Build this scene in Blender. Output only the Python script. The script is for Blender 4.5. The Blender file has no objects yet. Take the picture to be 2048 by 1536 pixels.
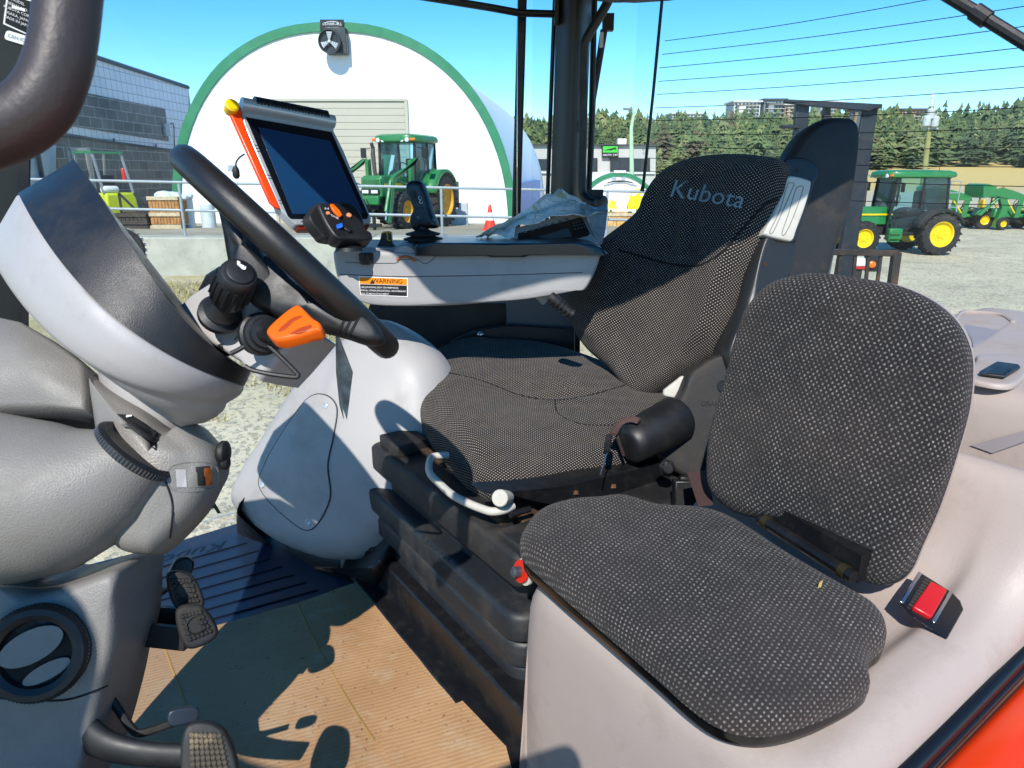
import bpy, math, random
from mathutils import Vector, Matrix, noise
from mathutils.bvhtree import BVHTree
random.seed(7)
R = math.radians
SC = bpy.context.scene
# ------------------------------------------------------------------ camera, world, sun
EYE = Vector((0, 0, 2.4))
F = 1400.0                      # focal length in pixels of the 2048 px wide photograph
PITCH = math.atan(423 / F)
SP, CP = math.sin(PITCH), math.cos(PITCH)
cam_data = bpy.data.cameras.new('camera')
cam_data.lens = F / 2048 * 36
cam_data.clip_start = 0.05
cam_data.clip_end = 2000
cam_data.dof.use_dof = True; cam_data.dof.focus_distance = 2.3; cam_data.dof.aperture_fstop = 18
cam = bpy.data.objects.new('camera', cam_data)
cam.location = EYE
cam.rotation_euler = (R(90) - PITCH, 0, 0)
SC.collection.objects.link(cam)
SC.camera = cam
SUN_EL = R(43); SUN_AZ = math.atan2(-0.20, -0.98)      # azimuth from +Y towards +X
wd = bpy.data.worlds.new('World'); SC.world = wd; wd.use_nodes = True
nt = wd.node_tree; nt.nodes.clear()
sky = nt.nodes.new('ShaderNodeTexSky'); sky.sky_type = 'NISHITA'; sky.sun_disc = False
sky.sun_elevation = SUN_EL; sky.sun_rotation = SUN_AZ; sky.air_density = 1.0; sky.dust_density = 0.0; sky.ozone_density = 4.5; sky.altitude = 1500
hs = nt.nodes.new('ShaderNodeHueSaturation'); hs.inputs['Saturation'].default_value = 1.30; hs.inputs['Hue'].default_value = 0.493; hs.inputs['Value'].default_value = 1.0
bg = nt.nodes.new('ShaderNodeBackground'); bg.inputs[1].default_value = 0.15
wo = nt.nodes.new('ShaderNodeOutputWorld')
nt.links.new(sky.outputs[0], hs.inputs['Color']); nt.links.new(hs.outputs[0], bg.inputs[0]); nt.links.new(bg.outputs[0], wo.inputs[0])
sl = bpy.data.lights.new('sun', 'SUN'); sl.energy = 4.0; sl.angle = R(0.5); sl.color = (1, 0.95, 0.88)
sun = bpy.data.objects.new('sun', sl); SC.collection.objects.link(sun)
SUNV = Vector((math.sin(SUN_AZ) * math.cos(SUN_EL), math.cos(SUN_AZ) * math.cos(SUN_EL), math.sin(SUN_EL)))
sun.rotation_euler = SUNV.to_track_quat('Z', 'Y').to_euler()
SC.view_settings.view_transform = 'Standard'; SC.view_settings.look = 'None'
SC.view_settings.exposure = 0.62; SC.view_settings.gamma = 1
SC.cycles.max_bounces = 6; SC.cycles.transparent_max_bounces = 16
SC.cycles.caustics_reflective = False; SC.cycles.caustics_refractive = False
# ------------------------------------------------------------------ directions and points
Z = Vector((0, 0, 1))
LAT = Vector((-0.556, 0.831, 0))     # across the tractor, away from the open door
BAC = Vector((0.831, 0.556, 0))      # towards the rear of the tractor
CR = Vector((1, 0, 0)); CU = Vector((0, SP, CP)); CF = Vector((0, CP, -SP))
AX = (0.675 * CR + 0.732 * CU + 0.09 * CF).normalized()      # steering column axis
def ray(px, py):
    u = (px - 1024) / F; v = (py - 768) / F; d = CP - v * SP
    return Vector((u / d, 1, -(SP + v * CP) / d))
def P(px, py, Y): return EYE + ray(px, py) * Y
def PC(px, py, c):                                     # by depth along the view axis
    return EYE + ray(px, py) * (c * (CP - (py - 768) / F * SP))
def PD(px, py, drop):                                  # on the level this far below the eye
    r = ray(px, py); return EYE + r * (-drop / r.z)
def PP(px, py, pl):
    p0, n = pl; r = ray(px, py); return EYE + r * ((p0 - EYE).dot(n) / r.dot(n))
def T(b, l, drop): return EYE + BAC * b + LAT * l - Z * drop
def plane3(a, b, c):
    n = (b - a).cross(c - a).normalized()
    if n.dot(EYE - a) < 0: n = -n
    return (a, n)
def spline(pts, n, closed=True):
    k = len(pts); out = []
    segs = k if closed else k - 1
    per = max(1, n // segs)
    for i in range(segs):
        if closed: a, b, c, d = (pts[(i + j - 1) % k] for j in range(4))
        else: a, b, c, d = (pts[min(max(i + j - 1, 0), k - 1)] for j in range(4))
        for j in range(per):
            t = j / per; t2 = t * t; t3 = t2 * t
            out.append(tuple(0.5 * (2 * b[q] + (c[q] - a[q]) * t + (2 * a[q] - 5 * b[q] + 4 * c[q] - d[q]) * t2 + (3 * b[q] - a[q] - 3 * c[q] + d[q]) * t3) for q in range(len(a))))
    if not closed: out.append(tuple(pts[-1]))
    return out
# ------------------------------------------------------------------ materials
MATS = {}
def srgb(h):
    h = h.lstrip('#'); c = [int(h[i:i + 2], 16) / 255 for i in (0, 2, 4)]
    return tuple(x / 12.92 if x <= .04045 else ((x + .055) / 1.055) ** 2.4 for x in c)
def newmat(name):
    m = bpy.data.materials.new(name); m.use_nodes = True; nt = m.node_tree
    return m, nt, nt.nodes['Principled BSDF']
def mth(nt, op, a, b=None, c=None):
    n = nt.nodes.new('ShaderNodeMath'); n.operation = op
    for i, x in enumerate((a, b, c)):
        if x is None: continue
        if isinstance(x, (int, float)): n.inputs[i].default_value = x
        else: nt.links.new(x, n.inputs[i])
    return n.outputs[0]
def mixc(nt, fac, a, b, mode='MIX'):
    n = nt.nodes.new('ShaderNodeMix'); n.data_type = 'RGBA'; n.blend_type = mode
    for s, x in ((n.inputs[0], fac), (n.inputs[6], a), (n.inputs[7], b)):
        if isinstance(x, (int, float)): s.default_value = x
        elif isinstance(x, tuple): s.default_value = (*x[:3], 1)
        else: nt.links.new(x, s)
    return n.outputs[2]
def noi(nt, scale, detail=3, vec=None, rough=.5):
    n = nt.nodes.new('ShaderNodeTexNoise'); n.inputs['Scale'].default_value = scale; n.inputs['Detail'].default_value = detail; n.inputs['Roughness'].default_value = rough
    if vec is None:
        tc = nt.nodes.new('ShaderNodeTexCoord'); vec = tc.outputs['Object']
    nt.links.new(vec, n.inputs['Vector']); return n.outputs[0]
def rmp(nt, x, a, b, lo=0, hi=1):
    n = nt.nodes.new('ShaderNodeMapRange'); n.inputs[1].default_value = a; n.inputs[2].default_value = b; n.inputs[3].default_value = lo; n.inputs[4].default_value = hi
    nt.links.new(x, n.inputs[0]); return n.outputs[0]
def bmp(nt, bs, h, st, dist=.002):
    n = nt.nodes.new('ShaderNodeBump'); n.inputs['Strength'].default_value = st; n.inputs['Distance'].default_value = dist
    nt.links.new(h, n.inputs['Height']); nt.links.new(n.outputs[0], bs.inputs['Normal'])
def mat(name, col, rough=.5, metal=0, grain=0, gs=900, vary=.12, vs=6, dirt=None, da=.4, dscale=9, coat=0, spec=.5):
    if name in MATS: return MATS[name]
    m, nt, bs = newmat(name)
    if isinstance(col, str): col = srgb(col)
    bs.inputs['Roughness'].default_value = rough; bs.inputs['Metallic'].default_value = metal
    bs.inputs['Specular IOR Level'].default_value = spec
    if coat: bs.inputs['Coat Weight'].default_value = coat; bs.inputs['Coat Roughness'].default_value = .15
    n1 = noi(nt, vs, 4)
    c = mixc(nt, rmp(nt, n1, .3, .7, 0, 1), tuple(x * (1 - vary) for x in col), tuple(min(1, x * (1 + vary)) for x in col))
    if dirt:
        d = srgb(dirt) if isinstance(dirt, str) else dirt
        n2 = noi(nt, dscale, 8, rough=.7); c = mixc(nt, rmp(nt, n2, .52, .75, 0, da), c, d)
        nt.links.new(rmp(nt, n2, .4, .75, rough, min(1, rough + .3)), bs.inputs['Roughness'])
    nt.links.new(c, bs.inputs['Base Color'])
    if grain: bmp(nt, bs, noi(nt, gs, 2), grain, .0015)
    MATS[name] = m; return m
def fabric(name, base, dot, s, kind):
    m, nt, bs = newmat(name)
    uv = nt.nodes.new('ShaderNodeUVMap').outputs[0]
    sp_ = nt.nodes.new('ShaderNodeSeparateXYZ'); nt.links.new(uv, sp_.inputs[0])
    k = math.pi / s
    nz = noi(nt, 260, 2); nbig = noi(nt, 5, 5); nmid = noi(nt, 32, 4)
    wq = mth(nt, 'MULTIPLY', noi(nt, 9, 2), 3.0)
    u = mth(nt, 'ADD', mth(nt, 'ADD', mth(nt, 'MULTIPLY', sp_.outputs[0], k), wq), mth(nt, 'MULTIPLY', mth(nt, 'ADD', nz, mth(nt, 'MULTIPLY', noi(nt, 620, 2), .6 if kind else 0.0)), 2.6 if kind else .15))
    v = mth(nt, 'ADD', mth(nt, 'MULTIPLY', sp_.outputs[1], k * (.85 if kind else 1.15)), mth(nt, 'MULTIPLY', noi(nt, 310, 2), 2.4 if kind else .2))
    pr = mth(nt, 'MULTIPLY', mth(nt, 'SINE', u), mth(nt, 'SINE', v))
    f1 = rmp(nt, pr, .38 if kind else .52, .85 if kind else .78)
    f2 = mth(nt, 'MULTIPLY', mth(nt, 'MULTIPLY', f1, rmp(nt, nz, .3, .62, .25, 1) if kind else 1.0), rmp(nt, nmid, .3, .65, .35 if kind else .7, 1))
    b2 = mixc(nt, rmp(nt, nbig, .35, .72, 0, .55), base, tuple(x * 1.6 + y for x, y in zip(base, (.024, .014, .008))))
    c = mixc(nt, f2, b2, dot)
    n3 = noi(nt, 1300, 2)
    c = mixc(nt, rmp(nt, n3, .45, .8, 0, .30 if kind else .15), c, (.12, .11, .10))
    nt.links.new(c, bs.inputs['Base Color']); bs.inputs['Roughness'].default_value = .95
    bs.inputs['Specular IOR Level'].default_value = .15
    bs.inputs['Sheen Weight'].default_value = .06; bs.inputs['Sheen Roughness'].default_value = .5
    bmp(nt, bs, mth(nt, 'ADD', pr, mth(nt, 'MULTIPLY', n3, .8)), .55, .0016)
    MATS[name] = m; return m
def glassm(name, tint=(.96, .98, .98), gl=.07):
    m = bpy.data.materials.new(name); m.use_nodes = True; nt = m.node_tree; nt.nodes.clear()
    o = nt.nodes.new('ShaderNodeOutputMaterial'); t = nt.nodes.new('ShaderNodeBsdfTransparent'); t.inputs[0].default_value = (*tint, 1)
    g = nt.nodes.new('ShaderNodeBsdfGlossy'); g.inputs['Roughness'].default_value = .02
    d = nt.nodes.new('ShaderNodeBsdfDiffuse'); d.inputs[0].default_value = (.6, .65, .7, 1)
    fr = nt.nodes.new('ShaderNodeFresnel'); fr.inputs[0].default_value = 1.25
    m1 = nt.nodes.new('ShaderNodeMixShader'); m2 = nt.nodes.new('ShaderNodeMixShader')
    nt.links.new(mth(nt, 'MULTIPLY', fr.outputs[0], gl * 8), m1.inputs[0])
    nt.links.new(t.outputs[0], m1.inputs[1]); nt.links.new(g.outputs[0], m1.inputs[2])
    nt.links.new(rmp(nt, noi(nt, 90, 6, rough=.8), .60, .80, .012, .10), m2.inputs[0])
    nt.links.new(m1.outputs[0], m2.inputs[1]); nt.links.new(d.outputs[0], m2.inputs[2]); nt.links.new(m2.outputs[0], o.inputs[0])
    MATS[name] = m; return m
# ------------------------------------------------------------------ mesh builder
class G:
    def __init__(s): s.v = []; s.f = []; s.m = []; s.uv = []
    def _add(s, vs, fs, mi=0, uvs=None):
        o = len(s.v); s.v += [Vector(x) for x in vs]; s.uv += list(uvs) if uvs else [(0, 0)] * len(vs)
        s.f += [tuple(i + o for i in f) for f in fs]; s.m += [mi] * len(fs); return s
    def box(s, c, size, X=Vector((1, 0, 0)), Y=Vector((0, 1, 0)), W=None, mi=0, taper=1):
        c = Vector(c); X = Vector(X).normalized(); Y = Vector(Y).normalized(); W = W or X.cross(Y).normalized()
        a, b, d = (q / 2 for q in size); vs = []
        for k in (-1, 1):
            t = taper if k == 1 else 1
            for i, j in ((-1, -1), (1, -1), (1, 1), (-1, 1)): vs.append(c + X * a * i * t + Y * b * j * t + W * d * k)
        return s._add(vs, [(3, 2, 1, 0), (4, 5, 6, 7), (0, 1, 5, 4), (1, 2, 6, 5), (2, 3, 7, 6), (3, 0, 4, 7)], mi)
    def prism(s, pts, vec, mi=0):
        n = len(pts); pts = [Vector(p) for p in pts]; vec = Vector(vec)
        vs = pts + [p + vec for p in pts]
        fs = [tuple(range(n - 1, -1, -1)), tuple(range(n, 2 * n))] + [(i, (i + 1) % n, (i + 1) % n + n, i + n) for i in range(n)]
        return s._add(vs, fs, mi)
    def bar(s, a, b, w, h, up=Z, mi=0):
        a = Vector(a); b = Vector(b); d = (b - a); X = d.normalized(); Y = Vector(up).cross(X)
        if Y.length < 1e-4: Y = Vector((1, 0, 0)).cross(X)
        Y.normalize(); W = X.cross(Y)
        return s.box((a + b) / 2, (d.length, w, h), X, Y, W, mi)
    def loft(s, rings, closed=True, cap=True, mi=0, uv=None):
        n = len(rings[0]); vs = [p for r in rings for p in r]; fs = []
        for i in range(len(rings) - 1):
            for j in range(n if closed else n - 1):
                k = (j + 1) % n; fs.append((i * n + j, i * n + k, (i + 1) * n + k, (i + 1) * n + j))
        if cap: fs.append(tuple(range(n - 1, -1, -1))); fs.append(tuple((len(rings) - 1) * n + j for j in range(n)))
        return s._add(vs, fs, mi, uv)
    def tube(s, pts, r, n=10, closed=False, cap=True, mi=0, sm=0, flat=1, up=None):
        pts = [Vector(p) for p in pts]
        if sm: pts = [Vector(p) for p in spline([tuple(p) for p in pts], sm * len(pts), closed)]
        k = len(pts); rs = r if isinstance(r, (list, tuple)) else [r] * k
        if len(rs) != k: rs = [rs[min(len(rs) - 1, int(i / (k - 1) * (len(rs) - 1)))] * (1 - ((i / (k - 1) * (len(rs) - 1)) % 1)) + rs[min(len(rs) - 1, int(i / (k - 1) * (len(rs) - 1)) + 1)] * ((i / (k - 1) * (len(rs) - 1)) % 1) for i in range(k)]
        rings = []; prev = None
        for i, p in enumerate(pts):
            d = (pts[(i + 1) % k] - pts[i - 1]) if closed else (pts[min(i + 1, k - 1)] - pts[max(i - 1, 0)])
            d.normalize()
            if prev is None:
                q = Vector(up) if up is not None else (Z if abs(d.z) < .9 else Vector((1, 0, 0)))
            else: q = prev
            x = (q - d * q.dot(d)).normalized(); prev = x; y = d.cross(x)
            rings.append([p + (x * math.cos(2 * math.pi * j / n) * flat + y * math.sin(2 * math.pi * j / n)) * rs[i] for j in range(n)])
        if closed: rings.append(rings[0]); return s.loft(rings, True, False, mi)
        return s.loft(rings, True, cap, mi)
    def lathe(s, o, ax, prof, n=28, mi=0, cap=True):
        o = Vector(o); ax = Vector(ax).normalized(); x = ax.orthogonal().normalized(); y = ax.cross(x)
        return s.loft([[o + ax * h + (x * math.cos(2 * math.pi * j / n) + y * math.sin(2 * math.pi * j / n)) * max(r, 1e-4) for j in range(n)] for r, h in prof], True, cap, mi)
    def ball(s, c, r, n=12, mi=0, sq=(1, 1, 1)):
        c = Vector(c)
        return s.loft([[c + Vector((math.cos(2 * math.pi * j / n) * math.sin(t) * r * sq[0], math.sin(2 * math.pi * j / n) * math.sin(t) * r * sq[1], -math.cos(t) * r * sq[2])) for j in range(n)] for t in [max(1e-3, min(math.pi - 1e-3, math.pi * i / (n // 2))) for i in range(n // 2 + 1)]], True, True, mi)
    def rbox(s, b0, b1, l0, l1, d0, d1, r, mi=0, n=5, ex=0):
        """rounded box in the tractor's own axes between two drops"""
        def ring(d, inset, rr):
            out = []
            for cb, cl, a0 in ((b1, l1, 0), (b0, l1, 90), (b0, l0, 180), (b1, l0, 270)):
                sb = -1 if cb == b1 else 1; sl_ = -1 if cl == l1 else 1
                for i in range(n + 1):
                    a = R(a0 + 90 * i / n)
                    out.append(T(cb + sb * (rr + inset) + math.cos(a) * rr, cl + sl_ * (rr + inset) + math.sin(a) * rr, d))
            return out
        e = min(.012, r * .5)
        return s.loft([ring(d0, 0, r), ring(d1 + e, 0, r), ring(d1 + e * .3, e * .3, r), ring(d1, e, r)], True, True, mi)
    def text(s, st, fn, size=1, mi=0, shear=0, bold=0, align='CENTER', ext=0, space=1):
        c = bpy.data.curves.new('t', 'FONT'); c.body = st; c.size = size; c.shear = shear; c.offset = bold; c.align_x = align; c.align_y = 'CENTER'; c.resolution_u = 3; c.space_character = space
        o = bpy.data.objects.new('t', c); SC.collection.objects.link(o); bpy.context.view_layer.update()
        me = bpy.data.meshes.new_from_object(o.evaluated_get(bpy.context.evaluated_depsgraph_get()))
        s._add([fn(v.co.x, v.co.y) for v in me.vertices], [tuple(p.vertices) for p in me.polygons], mi)
        bpy.data.objects.remove(o); bpy.data.curves.remove(c); bpy.data.meshes.remove(me); return s
    def bvh(s): return BVHTree.FromPolygons(s.v, s.f)
    def build(s, name, mats, parent=None, smooth=35, bevel=0, sub=0, seg=2, label=None, top=None):
        me = bpy.data.meshes.new(name); o = Vector((0, 0, 0)); q = parent
        while q is not None: o += q.location; q = q.parent
        me.from_pydata([v - o for v in s.v], [], s.f)
        mats = mats if isinstance(mats, (list, tuple)) else [mats]
        for m in mats: me.materials.append(m)
        me.polygons.foreach_set('material_index', s.m)
        if any(u != (0, 0) for u in s.uv):
            ul = me.uv_layers.new(name='UVMap')
            for lp in me.loops: ul.data[lp.index].uv = s.uv[lp.vertex_index]
        me.validate(); me.update()
        if smooth:
            me.polygons.foreach_set('use_smooth', [True] * len(me.polygons)); me.set_sharp_from_angle(angle=R(smooth))
        ob = bpy.data.objects.new(name, me); SC.collection.objects.link(ob); ob.parent = parent
        if bevel:
            b = ob.modifiers.new('bevel', 'BEVEL'); b.width = bevel; b.segments = seg; b.limit_method = 'ANGLE'; b.angle_limit = R(40)
        if sub: b = ob.modifiers.new('sub', 'SUBSURF'); b.levels = sub; b.render_levels = sub
        if label: ob['label'] = label
        ob['built'] = 1; del ob['built']
        return ob
def tag(o, label=None, cat=None, group=None, kind=None):
    if label: o['label'] = label
    if cat: o['category'] = cat
    if group: o['group'] = group
    if kind: o['kind'] = kind
    return o
def thing(name, label, cat, loc=(0, 0, 0), group=None):
    o = bpy.data.objects.new(name, None); o.empty_display_size = .2; SC.collection.objects.link(o); o.location = loc
    return tag(o, label, cat, group)
def copy_tree(o, parent=None):
    c = o.copy(); SC.collection.objects.link(c); c.parent = parent
    for ch in list(o.children): copy_tree(ch, c)
    return c
def blob(out, pl, edge=.02, h=.03, back=.03, dome=0, n=96, fn=None, rings=6, world=False, k=2.0, g=None, mi=0, noback=False, straight=False, dk=2.0):
    """a solid with a rounded rim: outline in photo pixels laid on a plane of the scene, height towards the viewer's side"""
    g = g or G()
    if world: pts = [Vector(p) for p in spline([tuple(p) for p in out], n)] if not straight else [Vector(p) for p in out]
    else: pts = [PP(p[0], p[1], pl) for p in (spline(out, n) if not straight else out)]
    nrm = pl[1]; m = len(pts); c = sum(pts, Vector()) / m
    ux = Vector((nrm.y, -nrm.x, 0)); ux = (ux if ux.length > .2 else CR); ux = (ux - nrm * ux.dot(nrm)).normalized(); uy = nrm.cross(ux)
    rr = []
    if not noback: rr += [(edge * .6, -back), (edge * .15, -back + edge * .4), (0, -back * .55)]
    st = 5
    for i in range(st + 1):
        a = math.pi / 2 * i / st; rr.append((edge * (1 - math.cos(a)), h * math.sin(a)))
    R_ = []
    for ins, hh in rr:
        ring = []
        for p in pts:
            d = (p - c); L = d.length; ring.append(p - d / L * min(ins, L * .9) + nrm * hh)
        R_.append(ring)
    last = R_[-1]
    for i in range(1, rings + 1):
        t = 1 - i / rings
        if t < .02: t = .02
        R_.append([c + (p - nrm * (p - c).dot(nrm) - c) * t + nrm * ((p - c).dot(nrm) * t + h * (1 - t) + dome * (1 - t ** dk)) for p in last])
    if fn:
        k0 = len(rr)
        for i in range(k0, len(R_)):
            R_[i] = [p + nrm * fn((p - c).dot(ux), (p - c).dot(uy)) for p in R_[i]]
        R_[k0 - 1] = [p + nrm * .6 * fn((p - c).dot(ux), (p - c).dot(uy)) for p in R_[k0 - 1]]
    uv = [((p - c).dot(ux), (p - c).dot(uy)) for r in R_ for p in r]
    uv = []
    for ri, r in enumerate(R_):
        for p in r:
            d = p - c; extra = 0 if ri >= len(rr) - 1 else (rr[-1][1] - rr[ri][1]) * .9
            e = Vector((d.dot(ux), d.dot(uy))); e = e * (1 + extra / max(e.length, 1e-3)); uv.append((e.x + 1e-5, e.y))
    g.loft(R_, True, True, mi, uv); return g
def hit(b, px, py, off=.001):
    p, n, i, d = b.ray_cast(EYE, ray(px, py).normalized())
    if p is None: return None
    if n.dot(EYE - p) < 0: n = -n
    return p + n * off
def onto(b, off=.0012, fall=None):
    def f(px, py):
        q = hit(b, px, py, off)
        return q if q is not None else (fall(px, py) if fall else EYE + ray(px, py) * 1.2)
    return f
def seam(g, b, pts, r=.0015, off=0.0005, n=40, closed=False, mi=0):
    q = [hit(b, x, y, off) for x, y in spline(pts, n, closed)]
    q = [x for x in q if x is not None]
    if len(q) > 2: g.tube(q, r, 6, closed, True, mi)
    return g
def patch(g, b, pts, off=.0012, mi=0, sub=10, fall=None):
    """quad of pixels laid on a surface"""
    a, bb, c, d = [Vector(p) for p in pts]; f = onto(b, off, fall); vs = []; fs = []
    for i in range(sub + 1):
        for j in range(sub + 1):
            u, v = i / sub, j / sub; p = (a * (1 - u) + bb * u) * (1 - v) + (d * (1 - u) + c * u) * v; vs.append(f(p.x, p.y))
    for i in range(sub):
        for j in range(sub): k = i * (sub + 1) + j; fs.append((k, k + sub + 1, k + sub + 2, k + 1))
    return g._add(vs, fs, mi)
# ------------------------------------------------------------------ material list
GREY = mat('light_grey_plastic', '#9e9c9b', .42, grain=.22, gs=700, vary=.03, dirt='#6b6258', da=.34, dscale=7)
WGREY = mat('warm_grey_plastic', '#a4978f', .45, grain=.3, gs=800, vary=.03, dirt='#6f6152', da=.35, dscale=9)
DGREY = mat('dash_grey_plastic', '#77746f', .40, grain=.5, gs=420, vary=.04, dirt='#57524a', da=.34, dscale=6)
HOODB = mat('satin_black_hood', '#17181b', .34, grain=.30, gs=900, vary=.1, dirt='#4a4640', da=.15)
BLK = mat('black_plastic', '#161719', .42, grain=.2, gs=1000, vary=.15, dirt='#3a352e', da=.35, dscale=14)
BLKR = mat('black_rough_plastic', '#1c1c1d', .55, grain=.35, gs=600, vary=.15, dirt='#4f463a', da=.5, dscale=11)
SLATE = mat('slate_plastic', '#232323', .38, grain=.15, gs=900, vary=.06)
BELL = mat('bellows_rubber', '#1d2024', .42, grain=.12, gs=500, vary=.08, dirt='#5a5040', da=.35, dscale=8)
RUBB = mat('rubber', '#18191a', .6, grain=.3, gs=300, vary=.2, dirt='#4d473c', da=.5, dscale=10)
LEATH = mat('wheel_leather', '#1d1b1a', .36, grain=.25, gs=1100, vary=.12)
HANDL = mat('handle_leather', '#332c2b', .5, grain=.22, gs=260, vary=.15)
ORNG = mat('orange_plastic', '#e0600c', .35, vary=.03)
RED = mat('red_plastic', '#b5121b', .3, vary=.04)
BLUEP = mat('blue_plastic', '#1554b8', .3, vary=.04)
YELP = mat('yellow_plastic', '#e6b90a', .35, vary=.04)
WHT = mat('white_plastic', '#b9b6ac', .4, grain=.08, vary=.03, dirt='#7a6c58', da=.25, dscale=25)
SILV = mat('silver_frame', '#b4b9bd', .3, metal=.35, vary=.05)
CHROM = mat('bright_metal', '#b8b8b8', .2, metal=1, vary=.05)
BLKM = mat('black_painted_steel', '#131416', .34, vary=.2, dirt='#4a4036', da=.2, dscale=22, grain=.1)
DUST = mat('dusty_steel', '#3d2a1b', .8, vary=.3, dirt='#8a5f35', da=.8, dscale=30, grain=.4, gs=300)
ORFEN = mat('orange_paint', '#d8380c', .28, vary=.03, coat=.5)
SCREENM = mat('display_glass', '#14375a', .12, vary=.05, coat=.5)  # blue in the base colour stands in for reflected sky
PAPER = mat('paper', '#c4c2bd', .7, vary=.06, dirt='#8a8676', da=.4, dscale=30)
LABELW = mat('label_white', '#e8e8e6', .5, vary=.01)
LABELO = mat('label_orange', '#f08a00', .45, vary=.01)
INK = mat('label_black', '#101010', .5, vary=.01)
LOGO = mat('printed_logo_grey', '#748a94', .6, vary=.1)
ICON = mat('icon_white', '#dfe3e6', .5, vary=.01)
BELT = mat('belt_webbing', '#4a3430', .8, grain=.5, gs=1200, vary=.15)
GLASS = glassm('cab_glass')
FAB1 = fabric('driver_seat_fabric', (.010, .010, .011), (.44, .39, .33), .0043, 0)
FAB2 = fabric('side_seat_fabric', (.013, .013, .014), (.28, .255, .23), .0042, 1)
# cardboard: fluted board, greyer on the left, ochre on the right
CARD, nt_, bs_ = newmat('cardboard')
uvn = nt_.nodes.new('ShaderNodeUVMap').outputs[0]
sx = nt_.nodes.new('ShaderNodeSeparateXYZ'); nt_.links.new(uvn, sx.inputs[0])
wob = mth(nt_, 'MULTIPLY', noi(nt_, 14, 4), .012)
fl = mth(nt_, 'SINE', mth(nt_, 'MULTIPLY', mth(nt_, 'ADD', sx.outputs[1], wob), 2 * math.pi / .0095))
c0 = mixc(nt_, rmp(nt_, noi(nt_, 4, 6), .35, .65), srgb('#9c764f'), srgb('#b59068'))
c0 = mixc(nt_, rmp(nt_, noi(nt_, 11, 9, rough=.75), .52, .68, 0, .6), c0, srgb('#b3a084'))
c0 = mixc(nt_, rmp(nt_, fl, -.2, 1, 0, .10), c0, srgb('#5e4222'))
c0 = mixc(nt_, rmp(nt_, noi(nt_, 120, 3), .66, .72, 0, .8), c0, srgb('#4c3420'))
c0 = mixc(nt_, rmp(nt_, sx.outputs[0], .16, .5, .5, 0), c0, srgb('#86745f'))
nt_.links.new(c0, bs_.inputs['Base Color']); bs_.inputs['Roughness'].default_value = .85
bmp(nt_, bs_, mth(nt_, 'ADD', mth(nt_, 'MULTIPLY', fl, .5), noi(nt_, 90, 5)), .35, .0012)
# ------------------------------------------------------------------ the tractor we look into
TR = thing('tractor', 'orange and grey tractor whose open cab with two cloth seats fills the picture', 'tractor', T(.7, 1.1, 2.4))
def B_(g, name, m, **k): return g.build(name, m, k.pop('parent', TR), **k)
# --- shell: floor, sills, roof, pillars, glass
g = G(); g.prism([T(-1.0, .30, 1.004), T(2.0, .30, 1.004), T(2.0, 1.98, 1.004), T(-1.0, 1.98, 1.004)], -Z * .12)
B_(g, 'cab_floor', BLKR)
g = G()
ro = spline([(.13, .95), (.143, .81), (.30, .755), (.45, .70), (.60, .60), (.716, .50), (.80, .475), (1.0, .50), (1.5, .55), (1.86, .66), (1.95, 1.0), (1.95, 1.5), (1.8, 1.95), (1.2, 2.03), (.2, 2.03), (.10, 1.7), (.09, 1.2)], 84)  # unseen front-left edge shaped so its shadow lines fall across console and backrest
g.loft([[T(b, l, d) for b, l in ro] for d in (-.56,)] + [[T(.5 + (b - .5) * s, 1.25 + (l - 1.25) * s, d) for b, l in ro] for s, d in ((1.004, -.60), (1.004, -.68), (.97, -.74), (.8, -.78))], True, True)
B_(g, 'roof', ORFEN, smooth=40)
g = G(); g.loft([[T(.5 + (b - .5) * s, 1.25 + (l - 1.25) * s, d) for b, l in ro] for s, d in ((1.0, -.545), (1.0, -.556))], True, True)
B_(g, 'headliner', mat('headliner_grey', '#55585c', .9, vary=.05))
g = G(); g.prism([PP(x, y, (P(30, 300, 1.6), -ray(30, 300).normalized())) for x, y in ((-60, -60), (88, -60), (74, 120), (62, 300), (56, 640), (56, 700), (-60, 700))], ray(30, 300).normalized() * .07)
ap = B_(g, 'front_pillar', mat('pillar_olive_black', '#202320', .5, grain=.15, vary=.05), bevel=.004)
b0 = g.bvh()
g = G(); g.prism([PP(x, y, (P(30, 300, 1.63), -ray(30, 300).normalized())) for x, y in ((34, 290), (57, 290), (57, 700), (34, 700))], -ray(30, 300) * .05)
B_(g, 'pillar_seal', BLK)
g = G(); patch(g, b0, ((14, -14), (86, 6), (82, 82), (6, 48)), .001, 0)
patch(g, b0, ((17, -10), (83, 9), (79, 78), (10, 46)), .0016, 1)
f = onto(b0, .0026)
for i, s in enumerate(('MODEL', 'SERIAL NO.', 'KUBOTA CORP.', 'OSAKA, JAPAN', 'MADE IN JAPAN')):
    g.text(s, (lambda i: lambda x, y: f(36 + x + .0 * y, 4 + i * 10 - y + x * .42))(i), 8, 0)
patch(g, b0, ((24, 10), (50, 18), (50, 24), (23, 16)), .003, 0)
B_(g, 'serial_plate', [LABELW, INK], parent=ap)
g = G()
def rr(x0, y0, w, h, ang, r=6):
    pts = []
    for cx, cy, a0 in ((w - r, h - r, 0), (r, h - r, 90), (r, r, 180), (w - r, r, 270)):
        for i in range(4):
            a = R(a0 + 30 * i); pts.append((cx + r * math.cos(a), cy + r * math.sin(a)))
    return [(x0 + x * math.cos(ang) - y * math.sin(ang), y0 + x * math.sin(ang) + y * math.cos(ang)) for x, y in pts]
g._add([f(*p) for p in rr(13, 60, 62, 19, R(17))], [tuple(range(16))], 0)
f2 = onto(b0, .0036)
g.text('CAN ICES-2', lambda x, y: f2(41 + x * 1.0, 79 - y + x * .31), 10, 1)
B_(g, 'emissions_sticker', [LABELW, LOGO], parent=ap)
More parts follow.
